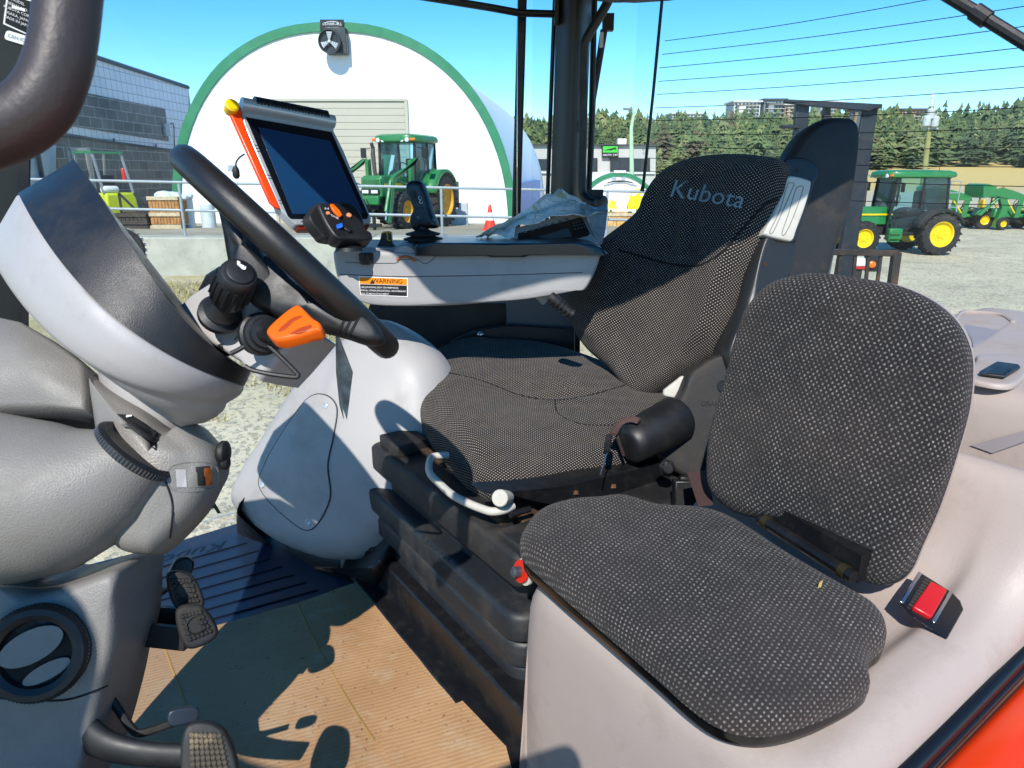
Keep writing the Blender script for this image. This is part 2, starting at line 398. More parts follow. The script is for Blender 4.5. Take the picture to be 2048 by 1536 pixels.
# right rear pillar with its hole, handle, strut, window frame bars
g = G()
def vpil(x0t, x1t, x0b, x1b, yt, yb, Y, dep=.08, gg=None, mi=0, arc=0):
    gg = gg or g
    a, b, c, d = P(x0t, yt, Y), P(x1t, yt, Y), P(x1b, yb, Y), P(x0b, yb, Y)
    ring = lambda l, r: [l * (1 - t) + r * t + Vector((0, dep * math.sin(math.pi * t) * -1, 0)) for t in [i / 12 for i in range(13)]] + [r * (1 - t) + l * t + Vector((0, dep * math.sin(math.pi * t) * .6, 0)) for t in [i / 8 for i in range(1, 8)]]
    gg.loft([ring(a, b), ring(a * .5 + d * .5, b * .5 + c * .5), ring(d, c)], True, True, mi); return gg
vpil(1116, 1186, 1097, 1164, -80, 520, 2.42)
pb = g.bvh()
rp = B_(g, 'rear_pillar', SLATE)
g = G(); q = hit(pb, 1157, 253, -.001); g.lathe(q, (EYE - q).normalized() + CR * .25, [(.015, 0), (.0185, .003), (.0185, .0035), (.015, .004), (.0145, .002)], 24, 0, False); g.lathe(q, (EYE - q).normalized() + CR * .25, [(.001, .0015), (.0155, .0015)], 20, 1)
B_(g, 'access_hole', [SLATE, INK], parent=rp)
g = G(); g.tube([P(1112, -60, 2.45), P(1100, 250, 2.45), P(1091, 520, 2.45)], .007, 8)
g.tube([P(1190, -60, 2.47), P(1183, 250, 2.47), P(1172, 520, 2.47)], .010, 8)
B_(g, 'pillar_seal', BLK)
g = G(); g.bar(P(1046, -60, 2.5), P(1030, 520, 2.5), .03, .028, Vector((0, 1, 0)))
B_(g, 'door_frame', BLK, bevel=.006)
g = G(); g.tube([P(800, -14, 2.35), P(900, 2, 2.36), P(980, 15, 2.38), P(1040, 26, 2.40), P(1112, 28, 2.42)], .011, 10); g.box(P(1113, 24, 2.40), (.012, .03, .07))
B_(g, 'side_rail', BLK)
g = G(); g.tube([P(1240, -50, 2.25), P(1215, 5, 2.25), P(1192, 45, 2.25), P(1172, 80, 2.25), P(1167, 110, 2.25), P(1166, 250, 2.25), P(1164, 370, 2.25), P(1170, 395, 2.24), P(1185, 405, 2.22), P(1204, 405, 2.2)], .0135, 12, sm=5)
g.lathe(P(1196, 405, 2.21), P(1212, 405, 2.19) - P(1196, 405, 2.21), [(.019, 0), (.021, .005), (.021, .022), (.014, .025)], 16)
g.box(P(1190, 392, 2.3), (.05, .02, .04))
B_(g, 'grab_bar', BLK)
g = G(); g.tube([P(1208, 60, 2.5), P(1186, 200, 2.5), P(1182, 330, 2.5)], [.012, .010, .008], 10); g.box(P(1216, 45, 2.5), (.035, .03, .05), CR, Vector((0, 1, 0))); g.box(P(1203, 80, 2.485), (.011, .012, .045), mi=1)
B_(g, 'gas_strut', [BLK, LABELW])
g = G(); g.lathe(P(1240, -8, 2.1), (0, 0, 1), [(.02, -.01), (.055, -.005), (.062, .01), (.062, .05)], 28)
B_(g, 'roof_speaker', mat('speaker_mesh', '#4c4f55', .7, grain=1, gs=500))
# glass
g = G(); a, b, c, d = P(-420, -120, 2.2), P(1046, -120, 2.52), P(1034, 560, 2.52), P(-420, 1500, 1.9)
g.prism([T(-.75, 2.0, -.58), T(1.36, 2.0, -.58), T(1.36, 2.0, .35), T(.9, 2.0, .95), T(-.75, 2.0, .98)], LAT * .005)
dg = B_(g, 'door_glass', GLASS, smooth=0)
bb = g.bvh()
g = G(); f = onto(bb, .001)
g.text('A', lambda x, y: f(418 + x * 1.1, 1012 - y * .9 - x * .18), 66, bold=.02)
g.text('I', lambda x, y: f(372 + x * 1.1, 1026 - y * .9 - x * .18), 66, bold=.02)
B_(g, 'glass_lettering', mat('decal_green_black', '#101c18', .4), parent=dg, smooth=0)
g = G(); g.prism([T(1.42, 2.0, -.58), T(1.66, 2.0, -.58), T(1.66, 2.0, .35), T(1.42, 2.0, .35)], LAT * .005)
B_(g, 'quarter_glass', GLASS, smooth=0)
# curved rear glass and heater lines
RG = (T(1.98, 1.0, 0), -BAC)
def rgl(l, d): return T(1.72 + .26 * (1 - ((l - 1.05) / .8) ** 2), l, d)
g = G(); n = 16
vs = [rgl(.25 + 1.6 * i / n, d) for d in (-.58, .34) for i in range(n + 1)]
vs2 = [v + BAC * .005 for v in vs]
g._add(vs + vs2, [(i, i + 1, i + n + 2, i + n + 1) for i in range(n)] + [(i + 2 * n + 2, i + 3 * n + 3, i + 3 * n + 4, i + 2 * n + 3) for i in range(n)])
rg = B_(g, 'rear_glass', GLASS, smooth=60)
rb = G()._add(vs, [(i, i + 1, i + n + 2, i + n + 1) for i in range(n)]).bvh()
HL = [(1330, 82, 1860, -1), (1325, 109, 2100, 5), (1319, 136, 2100, 46), (1317, 163, 2100, 89), (1314, 189, 2100, 128), (1310, 216, 2100, 171), (1308, 241, 2100, 212), (1302, 268, 2100, 254), (1298, 293, 2100, 294), (1294, 316, 2100, 334), (1288, 342, 2100, 374), (1283, 380, 2100, 412)]
HM = mat('heater_line', '#17120f', .5)
for x0, y0, x1, y1 in HL:
    g = G(); pts = [(x0, y0), (x0 * .65 + x1 * .35, (y0 * .65 + y1 * .35) + 5), (x0 * .3 + x1 * .7, (y0 * .3 + y1 * .7) + 4), (x1, y1)]
    seam(g, rb, pts, .0010, .002, 30)
    if g.v: B_(g, 'heater_line', HM, parent=rg)
g = G(); g.tube([P(1327, -30, 2.3), P(1306, 190, 2.3), P(1286, 375, 2.3)], .0048, 8); g.tube([P(1286, 372, 2.3), P(1284, 383, 2.3)], .0065, 8)
B_(g, 'rear_wiper', BLK)
g = G(); g.tube([P(1760, -90, 1.38), P(1880, -18, 1.3), P(1960, 30, 1.25), P(2060, 92, 1.2), P(2160, 150, 1.15)], .010, 10); g.tube([P(1948, 22, 1.255), P(1975, 40, 1.24)], .0135, 10)
B_(g, 'door_strut', BLK)
# near left grab handle (out of focus in the photo)
g = G(); hp = [(150, -140), (143, -60), (137, 0), (130, 60), (120, 115), (103, 165), (78, 208), (40, 240), (-10, 262), (-80, 280), (-160, 290)]
g.tube([PC(x, y, .40) for x, y in hp], [.0170, .0172, .0172, .0176, .019, .0205, .0215], 20, sm=6)
B_(g, 'grab_handle', HANDL)
# --- steering column pod (instrument hood)
def ell(cx, cy, c, r_px, ax=AX, n=48, r2=None, bend=0):
    o = PC(cx, cy, c); r = r_px / F * c; x = (CF - ax * ax.dot(CF)).normalized(); y = ax.cross(x)
    return [o + (x * math.cos(2 * math.pi * i / n) * (r2 or 1) + y * math.sin(2 * math.pi * i / n)) * r - ax * (bend / F * c * math.cos(2 * math.pi * i / n) ** 2) for i in range(n)]
APD = (0.675 * CR + 0.732 * CU + 0.27 * CF).normalized()
A2 = (0.52 * CR + 0.84 * CU + 0.10 * CF).normalized()
A3 = (0.25 * CR + 0.96 * CU + 0.12 * CF).normalized()
def er(p0, p1, B, B1=0, c=1.0, Rd=.17, n=56):
    """closed drum section whose ends project to two pixels, bulging to the lower left"""
    dx, dy = p1[0] - p0[0], p1[1] - p0[1]; L = math.hypot(dx, dy); nx, ny = -dy / L, dx / L; out = []
    for i in range(n):
        t = 2 * math.pi * i / n; s_ = math.sin(t); bu = (1 - s_ * s_) * (B + B1 * s_)
        out.append(PC((p0[0] + p1[0]) / 2 + dx / 2 * s_ + nx * bu, (p0[1] + p1[1]) / 2 + dy / 2 * s_ + ny * bu, c - Rd * math.cos(t)))
    return out
def erl(A, B_, n, rd0, rd1):
    return [er(*[tuple(A[k][j] * (1 - t) + B_[k][j] * t for j in (0, 1)) for k in (0, 1)], A[2] * (1 - t) + B_[2] * t + 6 * math.sin(math.pi * t), A[3] * (1 - t) + B_[3] * t, 1.0, rd0 * (1 - t) + rd1 * t) for t in [i / n for i in range(n + 1)]]
RIM = ((150, 318), (503, 742), 32, 30); MID = ((36, 386), (489, 772), 64, 0)
g = G()
g.loft([er((151, 326), (497, 741), 34, 30, 1.0, .160), er((149, 320), (501, 741), 31, 30, 1.0, .168), er((147, 318), (503, 742), 32, 30, 1.0, .171)] + erl(RIM, MID, 6, .172, .190)[1:] + [er((38, 388), (487, 770), 63, 0, 1.0, .186)], True, False)
g.loft([er((151, 326), (497, 741), 34, 30, 1.0, .160), er((150, 336), (488, 744), 36, 30, 1.0, .15), er((165, 372), (470, 742), 30, 20, 1.0, .13)], True, True)
B_(g, 'instrument_hood', HOODB)
g = G()
g.loft([er((39, 389), (486, 770), 63, 0, 1.0, .186), er((33, 392), (488, 774), 66, 0, 1.0, .190)] + [er(*q) for q in (
    ((14, 424), (486, 782), 76, 0, 1.0, .189), ((-8, 462), (480, 790), 83, 0, 1.0, .184), ((-20, 500), (470, 797), 86, 0, 1.0, .176), ((-14, 522), (460, 803), 80, 0, 1.0, .168), ((-4, 536), (452, 808), 72, 0, 1.0, .160),
    ((30, 556), (452, 812), 74, 8, 1.0, .150), ((90, 600), (446, 822), 68, 14, 1.0, .132), ((150, 650), (432, 834), 52, 16, 1.0, .108), ((205, 705), (408, 846), 28, 12, 1.0, .085), ((236, 745), (380, 850), 12, 4, 1.0, .070), ((245, 775), (366, 856), 4, 0, 1.0, .064))], True, True)
B_(g, 'column_shell', GREY, smooth=60)
g = G(); g.loft([ell(296, 760, 1.05, 92, A3), ell(300, 830, 1.05, 84, A3), ell(300, 930, 1.05, 70, A3)], True, True)
B_(g, 'column_neck', GREY)
# --- steering wheel
WC = PC(583, 517, .985); WR = .179
wx = (CF - AX * AX.dot(CF)).normalized(); wy = AX.cross(wx)
def wp(a, r=WR, h=0): return WC + (wx * math.cos(a) + wy * math.sin(a)) * r + AX * h
g = G(); g.tube([wp(2 * math.pi * i / 72) for i in range(72)], .0185, 18, closed=True, up=AX)
sw = B_(g, 'steering_wheel', LEATH)
hub = WC - AX * .085
g = G(); g.lathe(hub - AX * .03, AX, [(.028, -.05), (.04, -.03), (.058, 0), (.064, .02), (.060, .04), (.045, .05), (.03, .052)], 30)
B_(g, 'hub', BLK, parent=sw)
spl = (PC(520, 540, .875), (-CF + CR * .1).normalized())
for out_, gr_ in (([(430, 384), (466, 398), (496, 436), (512, 462), (526, 500), (542, 530), (560, 570), (540, 610), (500, 600), (470, 570), (456, 515), (448, 465), (438, 415)], ((446, 450, 500, 436), (447, 462, 504, 450))),
             ([(470, 560), (500, 520), (540, 516), (593, 566), (650, 598), (700, 618), (752, 648), (770, 682), (740, 690), (693, 676), (640, 662), (590, 650), (547, 634), (500, 604)], ((678, 664, 700, 614), (688, 668, 711, 620), (698, 672, 722, 626)))):
    g = blob(out_, spl, .016, .018, .018, .004, n=88); sb__ = g.bvh(); so_ = B_(g, 'spoke', BLK, parent=sw, smooth=60)
    spl = (spl[0] - spl[1] * .004, (-CF + CR * .1 + CU * .15).normalized())
for x0, y0, x1, y1 in ((678, 664, 700, 614), (688, 668, 711, 620), (698, 672, 722, 626)):
    g = G(); seam(g, sb__, [(x0, y0), ((x0 + x1) / 2, (y0 + y1) / 2), (x1, y1)], .0016, .0004, 16)
    if g.v: B_(g, 'spoke_groove', INK, parent=sw)
# --- multi-function housing, horn knob, orange lever, wire guard
pl = plane3(PC(370, 640, .93), PC(560, 640, .90), PC(500, 760, .90))
g = blob([(362, 618), (392, 590), (440, 560), (520, 590), (560, 628), (612, 668), (560, 730), (528, 764), (490, 728), (430, 690)], pl, .008, .012, .09, straight=True)
hb = g.bvh(); hs_ = B_(g, 'switch_housing', GREY)
g = G(); seam(g, hb, [(470, 680), (500, 645), (520, 625)], .0008); seam(g, hb, [(480, 700), (540, 640)], .0006)
B_(g, 'panel_gap', INK, parent=hs_)
o = PC(440, 628, .88); e = PC(487, 530, .80); kx = (e - o)
g = G(); g.lathe(o, kx, [(.026, -.006), (.0265, .002), (.020, .006), (.0225, .012), (.017, .020), (.014, .028), (.018, .034), (.0215, .040), (.0225, .06), (.0225, .085), (.021, .092), (.019, .094), (.016, .0945), (.0155, .097), (.0135, .098)], 32)
for i in range(16):
    a = 2 * math.pi * i / 16; x = kx.normalized().orthogonal().normalized(); y = kx.normalized().cross(x); dd = (x * math.cos(a) + y * math.sin(a)) * .0226; k = kx.normalized()
    g.tube([o + k * .045 + dd, o + k * .082 + dd], .0016, 6)
kb = g.bvh(); kn = B_(g, 'horn_stalk', BLK)
f = onto(kb, .0008)
g = G(); g._add([f(*p) for p in ((474, 522), (480, 524), (480, 528), (488, 532), (490, 540), (486, 540), (474, 530))], [tuple(range(7))]); g.tube([f(*p) for p in ((481, 532), (484, 538), (490, 539), (491, 534))], .0007, 6)
B_(g, 'horn_symbol', ICON, parent=kn)
g = G(); o2 = PC(524, 668, .86); g.lathe(o2, PC(556, 660, .82) - o2, [(.026, -.012), (.027, 0), (.024, .002), (.023, .008), (.019, .009), (.018, .016), (.013, .017), (.012, .034)], 28)
lv = B_(g, 'orange_lever', BLK)
pl2 = plane3(PC(545, 668, .81), PC(640, 660, .80), PC(600, 618, .83))
out = [(537, 664), (565, 636), (592, 617), (604, 617), (628, 640), (644, 652), (643, 664), (630, 668), (575, 683), (552, 684), (540, 676)]
g = blob(out, pl2, .004, .006, .012)
ob_ = g.bvh()
B_(g, 'lever_grip', ORNG, parent=lv)
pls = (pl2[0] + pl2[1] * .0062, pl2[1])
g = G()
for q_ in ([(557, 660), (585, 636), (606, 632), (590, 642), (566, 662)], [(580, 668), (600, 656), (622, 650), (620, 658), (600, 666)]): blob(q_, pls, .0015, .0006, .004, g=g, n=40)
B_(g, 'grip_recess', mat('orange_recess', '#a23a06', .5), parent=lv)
g = G(); g.tube([PC(x, y, .85) for x, y in ((462, 707), (480, 698), (505, 682), (520, 680), (536, 690), (560, 712), (592, 744), (596, 752), (586, 754), (540, 748), (505, 740), (490, 732))], .0030, 8, sm=4)
B_(g, 'wire_guard', BLK)
g = G(); g.prism([PC(x, y, .9) for x, y in ((430, 690), (500, 735), (512, 712), (475, 672))], CF * .02)
B_(g, 'column_bracket', BLK, bevel=.003)
# --- pedestal below
g = blob([(-120, 640), (0, 645), (60, 657), (120, 690), (160, 718), (188, 742), (192, 752), (196, 800), (194, 838), (120, 833), (40, 834), (-30, 840), (-120, 850)], (PC(60, 750, 1.02), (-CF + CU * .5).normalized()), .010, .03, .1, .02, straight=True)
cwb = g.bvh(); cw = B_(g, 'dash_cowl', DGREY, smooth=60)
g = G(); seam(g, cwb, [(-20, 836), (60, 832), (130, 834), (188, 838), (192, 800), (190, 752)], .003, 0, 50); B_(g, 'panel_gap', INK, parent=cw)
g = G()
g.loft([ell(-120, 1000, .95, 205, A4, r2=.9) for A4 in [(0.93 * CR + 0.35 * CU).normalized()]] + [ell(x, y, .95, r, a.normalized()) for x, y, r, a in ((0, 990, 182, .93 * CR + .3 * CU), (90, 985, 164, .9 * CR + .36 * CU), (160, 968, 140, .86 * CR + .44 * CU + .05 * CF), (215, 945, 112, .78 * CR + .6 * CU + .1 * CF), (258, 915, 84, .66 * CR + .74 * CU + .14 * CF), (268, 908, 79, .64 * CR + .76 * CU + .16 * CF))], True, True)
B_(g, 'vent_housing', DGREY, smooth=70)
av = (.64 * CR + .75 * CU + .05 * CF).normalized()
vo = PC(272, 904, .95)
g = G(); g.lathe(vo, av, [(.054, -.006), (.0575, -.003), (.0575, .006), (.052, .010), (.042, .004), (.02, .003)], 40)
vr = B_(g, 'vent_ring', BLK)
g = G(); x = av.orthogonal().normalized(); y = av.cross(x)
for i in range(72):
    a = 2 * math.pi * i / 72; p = vo + (x * math.cos(a) + y * math.sin(a)) * .0576; g.tube([p - av * .003, p + av * .005], .0012, 5)
B_(g, 'knurling', mat('knurl_grey', '#55585c', .35, metal=.4), parent=vr)
# right part of column cover
g = blob([(192, 768), (200, 762), (230, 780), (300, 820), (352, 864), (378, 846), (396, 850), (424, 880), (444, 908), (444, 945), (430, 975), (400, 1028), (338, 1092), (300, 1110), (230, 1080), (210, 930)], (PC(340, 940, 1.0), (-CF + CU * .2 + CR * .1).normalized()), .03, .045, .06, .015, n=140)
cb = g.bvh(); cc = B_(g, 'column_cover', DGREY, smooth=60)
f = onto(cb, .001)
g = G(); patch(g, cb, ((346, 934), (424, 930), (424, 972), (348, 978)), .0008, 0); patch(g, cb, ((351, 939), (372, 938), (374, 974), (353, 974)), .002, 1); patch(g, cb, ((392, 934), (416, 932), (418, 968), (394, 971)), .004, 2); patch(g, cb, ((404, 936), (416, 935), (417, 966), (406, 968)), .007, 3)
seam(g, cb, [(344, 932), (426, 928), (428, 974), (346, 980)], .0012, 0, 60, True, 0)
B_(g, 'rocker_switch', [DGREY, GREY, BLK, mat('amber_lens', '#7a3c0c', .3)], parent=cc)
g = G(); patch(g, cb, ((234, 830), (262, 832), (316, 868), (312, 902)), .0025, 0); patch(g, cb, ((248, 836), (262, 836), (310, 868), (306, 878)), .006, 0); patch(g, cb, ((246, 850), (258, 852), (312, 886), (308, 896)), .006, 0)
patch(g, cb, ((252, 838), (262, 838), (262, 841), (252, 842)), .009, 1)
B_(g, 'toggle_panel', [BLK, ICON], parent=cc)
g = G(); g.lathe(PC(444, 905, 1.0), CR, [(.014, -.004), (.017, .0), (.017, .006), (.012, .009)], 20); g.lathe(PC(449, 925, 1.0), CR, [(.010, -.002), (.011, .003), (.008, .006)], 16)
B_(g, 'side_button', BLK, parent=cc)
g = G(); seam(g, cb, [(330, 960), (345, 1010), (340, 1075)], .0015)
B_(g, 'panel_gap', INK, parent=cc)
# lower pedestal with round vent
g = blob([(-90, 1150), (60, 1185), (150, 1165), (236, 1140), (240, 1200), (236, 1290), (214, 1372), (196, 1450), (160, 1570), (120, 1640), (-90, 1650)], (PC(80, 1320, .92), (-CF + CR * .12).normalized()), .015, .02, .16, .005, n=132)
lb = g.bvh(); lp = B_(g, 'lower_pedestal', DGREY, smooth=60)
g = G(); seam(g, lb, [(-40, 1392), (60, 1400), (140, 1398), (214, 1372)], .0014)
B_(g, 'panel_gap', INK, parent=lp)
vo = hit(lb, 84, 1300, .010); vn = (-CF + CR * .25 + CU * .1).normalized()
g = G(); g.lathe(vo, vn, [(.060, -.01), (.0605, .006), (.056, .013), (.049, .014), (.042, .010), (.040, .0)], 44, 0, False); g.lathe(vo, vn, [(.001, .0), (.041, .0)], 30)
x = (CU - vn * vn.dot(CU)).normalized(); y = vn.cross(x)
for i in range(80):
    a = 2 * math.pi * i / 80; p = vo + (x * math.cos(a) + y * math.sin(a)) * .0602; g.tube([p, p + vn * .007], .0011, 5)
vr = B_(g, 'round_vent', BLK)
for s, t, hgt in ((.011, .020, .007), (-.0265, .010, .003)):
    g = G(); m_ = vo + (x * .88 + y * .46) * s; ax1 = (x * .44 - y * .9).normalized(); ax2 = vn.cross(ax1)
    w = .0385 if s > 0 else .029; g.loft([[m_ + vn * (hgt + k) + (ax1 * math.cos(2 * math.pi * j / 28)) * w + ax2 * math.sin(2 * math.pi * j / 28) * t for j in range(28)] for k in (0, .002)], True, True)
    B_(g, 'vent_blade', DGREY, parent=vr)
g = G(); g.prism([PC(x, y, .96) for x, y in ((224, 1148), (243, 1150), (238, 1260), (236, 1300), (222, 1366), (210, 1366), (216, 1300))], CF * .04)
B_(g, 'pedal_bracket', BLKM, bevel=.003)
# --- pedals
PEDB = mat('pedal_black', '#141516', .45, vary=.2, dirt='#3f3a33', da=.4)
g = G()
def pad(out, c, tilt, name, m=RUBB, arm=None, nub=(6, 5), dirty=None, emb=True):
    cx = sum(p[0] for p in out) / len(out); cy = sum(p[1] for p in out) / len(out)
    pl = (PC(cx, cy, c), tilt.normalized()); g = blob(out, pl, .006, .008, .012, n=48)
    bb = g.bvh(); pd = B_(g, name, m, smooth=50)
    (x0, x1), (y0, y1) = (min(p[0] for p in out), max(p[0] for p in out)), (min(p[1] for p in out), max(p[1] for p in out))
    g = G(); f = onto(bb, 0)
    A, Bc, C_, D_ = out[0], out[1], out[2], out[3]
    for i in range(nub[0]):
        for j in range(nub[1]):
            u = (i + .5) / nub[0]; v = (j + .5) / nub[1]; u = .1 + u * .8; v = .1 + v * .8
            px = (A[0] * (1 - u) + Bc[0] * u) * (1 - v) + (D_[0] * (1 - u) + C_[0] * u) * v; py = (A[1] * (1 - u) + Bc[1] * u) * (1 - v) + (D_[1] * (1 - u) + C_[1] * u) * v
            q = hit(bb, px, py, 0)
            if q is None or (emb and abs(u - .5) < .2 and abs(v - .5) < .22): continue
            g.lathe(q, pl[1], [(.0042, -.001), (.0036, .002), (.002, .0035)], 5)
    if emb:
        q = hit(bb, cx, cy, 0)
        if q is not None: g.lathe(q, pl[1], [(.014, -.001), (.0145, .002), (.0125, .0035), (.0115, .0015)], 20, 0, False)
    B_(g, 'tread', dirty or m, parent=pd, smooth=0)
    if arm: 
        g = G(); arm(g); B_(g, 'pedal_arm', PEDB, parent=pd, bevel=.002)
    return pd
tl = (-CF + CR * .5 + CU * .15)
pad([(334, 1148), (384, 1150), (408, 1212), (352, 1216)], 1.08, tl, 'brake_pedal', arm=lambda g: g.bar(PC(232, 1224, 1.10), PC(372, 1236, 1.10), .014, .030, CU))
pad([(352, 1222), (404, 1212), (436, 1268), (374, 1296)], 1.05, tl, 'brake_pedal', arm=lambda g: (g.bar(PC(228, 1262, 1.06), PC(375, 1278, 1.06), .014, .034, CU), g.lathe(PC(273, 1263, 1.04), -CF, [(.006, -.004), (.006, .004), (.003, .006)], 12)))
g = blob([(350, 1120), (372, 1112), (388, 1124), (380, 1152), (352, 1160), (332, 1180), (336, 1148)], (PC(362, 1140, 1.2), tl.normalized()), .006, .008, .01, n=56)
ap_ = B_(g, 'accelerator_pedal', BLKM)
g = G(); g.tube([PC(236, 1196, 1.2), PC(275, 1202, 1.2), PC(315, 1192, 1.2), PC(338, 1175, 1.2)], .0045, 8, sm=4); B_(g, 'pedal_arm', PEDB, parent=ap_)
MUD = mat('muddy_rubber', '#4d463a', .9, vary=.4, dirt='#b09a76', da=.8, dscale=30, grain=.6, gs=150)
pad([(372, 1452), (448, 1456), (474, 1560), (372, 1570)], .88, (-CF + CR * .3 + CU * .4), 'clutch_pedal', nub=(7, 8), dirty=MUD, emb=False, arm=lambda g: g.tube([PC(x, y, .92) for x, y in ((150, 1440), (190, 1478), (235, 1497), (300, 1508), (380, 1512))], [.022, .021, .019, .017, .016], 12, sm=4, flat=.6, up=CF))
g = blob([(340, 1422), (392, 1414), (394, 1440), (342, 1452)], (PC(366, 1432, .95), tl.normalized()), .003, .003, .004, n=40)
fp = B_(g, 'foot_lever', mat('blue_black_steel', '#1d2630', .4))
g = G(); g.tube([PC(x, y, .97) for x, y in ((206, 1372), (236, 1418), (262, 1455), (276, 1466), (300, 1462), (345, 1446))], .0058, 10, sm=4); B_(g, 'pedal_arm', PEDB, parent=fp)
# --- inner fender on the far side
FP = plane3(P(520, 1000, 1.80), P(760, 1080, 1.62), P(740, 690, 1.86))
g = blob([(486, 1012), (500, 950), (540, 880), (600, 782), (650, 720), (705, 682), (770, 640), (860, 690), (900, 760), (900, 900), (850, 1040), (760, 1110), (690, 1119), (640, 1112), (560, 1078)], FP, .10, .10, .05, .035, n=120, rings=8, k=2)
fb = g.bvh(); fe = B_(g, 'inner_fender', GREY, smooth=70)
g = G()
hatch = [(614, 800), (650, 790), (674, 815), (668, 870), (656, 930), (660, 998), (624, 1058), (580, 1040), (522, 978), (530, 930), (565, 868)]
hh = spline(hatch, 66); f = onto(fb, .003); cxy = (600, 920)
vs = []; 
for t in (1.0, .97, .8, .6, .4, .2, .01): vs += [f(cxy[0] + (x - cxy[0]) * t, cxy[1] + (y - cxy[1]) * t) for x, y in hh]
n = len(hh); g._add(vs, [(i * n + j, i * n + (j + 1) % n, (i + 1) * n + (j + 1) % n, (i + 1) * n + j) for i in range(6) for j in range(n)])
hc = B_(g, 'hatch_cover', GREY, parent=fe, smooth=70)
g = G(); seam(g, fb, hatch, .0022, 0.0015, 80, True)
B_(g, 'panel_gap', mat('gap_shadow', '#3b3c40', .7), parent=fe)
for x, y in ((652, 812), (526, 969), (618, 1043)):
    q = hit(fb, x, y, .003); g = G(); g.lathe(q, FP[1], [(.0085, 0), (.0085, .002), (.0055, .003), (.0045, .001), (.001, .001)], 18)
    B_(g, 'screw', SILV, parent=fe)
g = blob([(484, 1000), (500, 1045), (545, 1090), (620, 1122), (700, 1128), (762, 1112), (772, 1150), (735, 1178), (640, 1192), (570, 1168), (510, 1120), (484, 1060)], plane3(P(500, 1040, 1.78), P(760, 1130, 1.52), P(640, 1100, 1.66)), .02, .035, .06, n=96)
B_(g, 'fender_skirt', SLATE, smooth=60)
# side wall behind console
g = G(); g.prism([P(x, y, 2.14) for x, y in ((740, 606), (1016, 606), (1016, 660), (1160, 656), (1160, 900), (700, 900), (720, 690))], Vector((0, .06, 0)))
B_(g, 'side_wall', BLKR)
g = G(); g.prism([P(x, y, 2.10) for x, y in ((1012, 590), (1160, 560), (1160, 662), (1012, 662))], Vector((0, .08, 0)))
B_(g, 'control_box', mat('blue_grey_plastic', '#47515f', .45, vary=.05), bevel=.006)
g = G(); pts = [(898, 678), (905, 686), (935, 662), (1020, 648), (1150, 660), (1158, 706), (1000, 712), (912, 712)]
g.prism([P(x, y, 2.06) for x, y in ((898, 684), (945, 660), (1020, 650), (1150, 658), (1150, 720), (905, 712))], Vector((0, .012, 0)))
sb = B_(g, 'seat_bracket', BLK, bevel=.004)
g = G(); g.ball(P(961, 669, 2.04), .0110, 14); B_(g, 'ball_stud', CHROM, parent=sb)
# --- right console
CY = 1.66
cpl = (P(900, 560, CY), Vector((.04, -1, 0)).normalized())
g = blob([(668, 512), (672, 500), (690, 497), (850, 503), (1185, 506), (1200, 512), (1175, 572), (1150, 580), (1060, 596), (990, 603), (900, 610), (800, 611), (735, 606), (700, 590), (678, 560)], cpl, .012, .02, .20, n=150, straight=False)
kb_ = g.bvh(); con = B_(g, 'console', GREY, smooth=45)
g = G(); seam(g, kb_, [(680, 548), (800, 553), (1000, 550), (1165, 545)], .0009)
seam(g, kb_, [(690, 524), (725, 526), (790, 526), (800, 520), (832, 519), (848, 527), (858, 525), (872, 512)], .0007)
B_(g, 'panel_gap', mat('gap_shadow', '#3b3c40', .7), parent=con)
# top deck of the console
def top(px, py, d=.16): return PD(px, py, d)
pt = PP(850, 503, cpl); TZ = 2.4 - pt.z
g = G(); vs = []
g.prism([P(676, 499, CY + .0), P(870, 503, CY + .0), P(870, 503, CY + .0) + Vector((0, .20, 0)), P(690, 499, CY) + Vector((0, .20, 0))], Z * .006)
B_(g, 'console_top', GREY, parent=con, bevel=.004)
g = blob([(830, 511), (829, 496), (833, 488), (850, 485), (1000, 485), (1160, 485), (1186, 488), (1204, 495), (1212, 510), (1060, 510), (1050, 514), (980, 514), (970, 511)], (P(900, 500, CY - .03), Vector((.04, -1, 0)).normalized()), .006, .012, .19, straight=True)
B_(g, 'armrest_pad', mat('armrest_black', '#17191d', .28, grain=.1, gs=900, vary=.05), parent=con, smooth=45)
g = G(); g.lathe(P(812, 517, CY - .0), (0, -1, .0), [(.034, -.03), (.034, .012), (.030, .018)], 40); g.lathe(P(826, 514, CY + .04), (0, -1, .0), [(.034, -.03), (.034, .02), (.030, .026)], 40)
B_(g, 'console_hump', GREY, parent=con)
g = G(); g.lathe(P(733, 521, CY - .030), Z, [(.014, -.008), (.0155, 0), (.0155, .016), (.013, .018)], 24)
o = P(733, 521, CY - .030)
for i in range(18):
    a = 2 * math.pi * i / 18; q = o + Vector((math.cos(a), math.sin(a), 0)) * .0155; g.tube([q, q + Z * .016], .0012, 5)
B_(g, 'speed_knob', BLK, parent=con)
g = G(); o = P(812, 535, CY - .024)
g.tube([o + Vector((math.cos(R(a)) * .0255, 0, math.sin(R(a)) * .0255)) for a in range(38, 143, 8)], .0032, 8)
for i in range(16):
    a = R(38 + 6.5 * i); q = o + Vector((math.cos(a) * .0278, 0, math.sin(a) * .0278)); g.tube([q - Vector((0, -.004, 0)), q + Vector((0, -.004, 0))], .0010, 4)
g.box(o + Vector((.021, -.004, .018)), (.006, .008, .008))
B_(g, 'throttle_dial', mat('orange_dial', '#a85a2a', .5), parent=con)
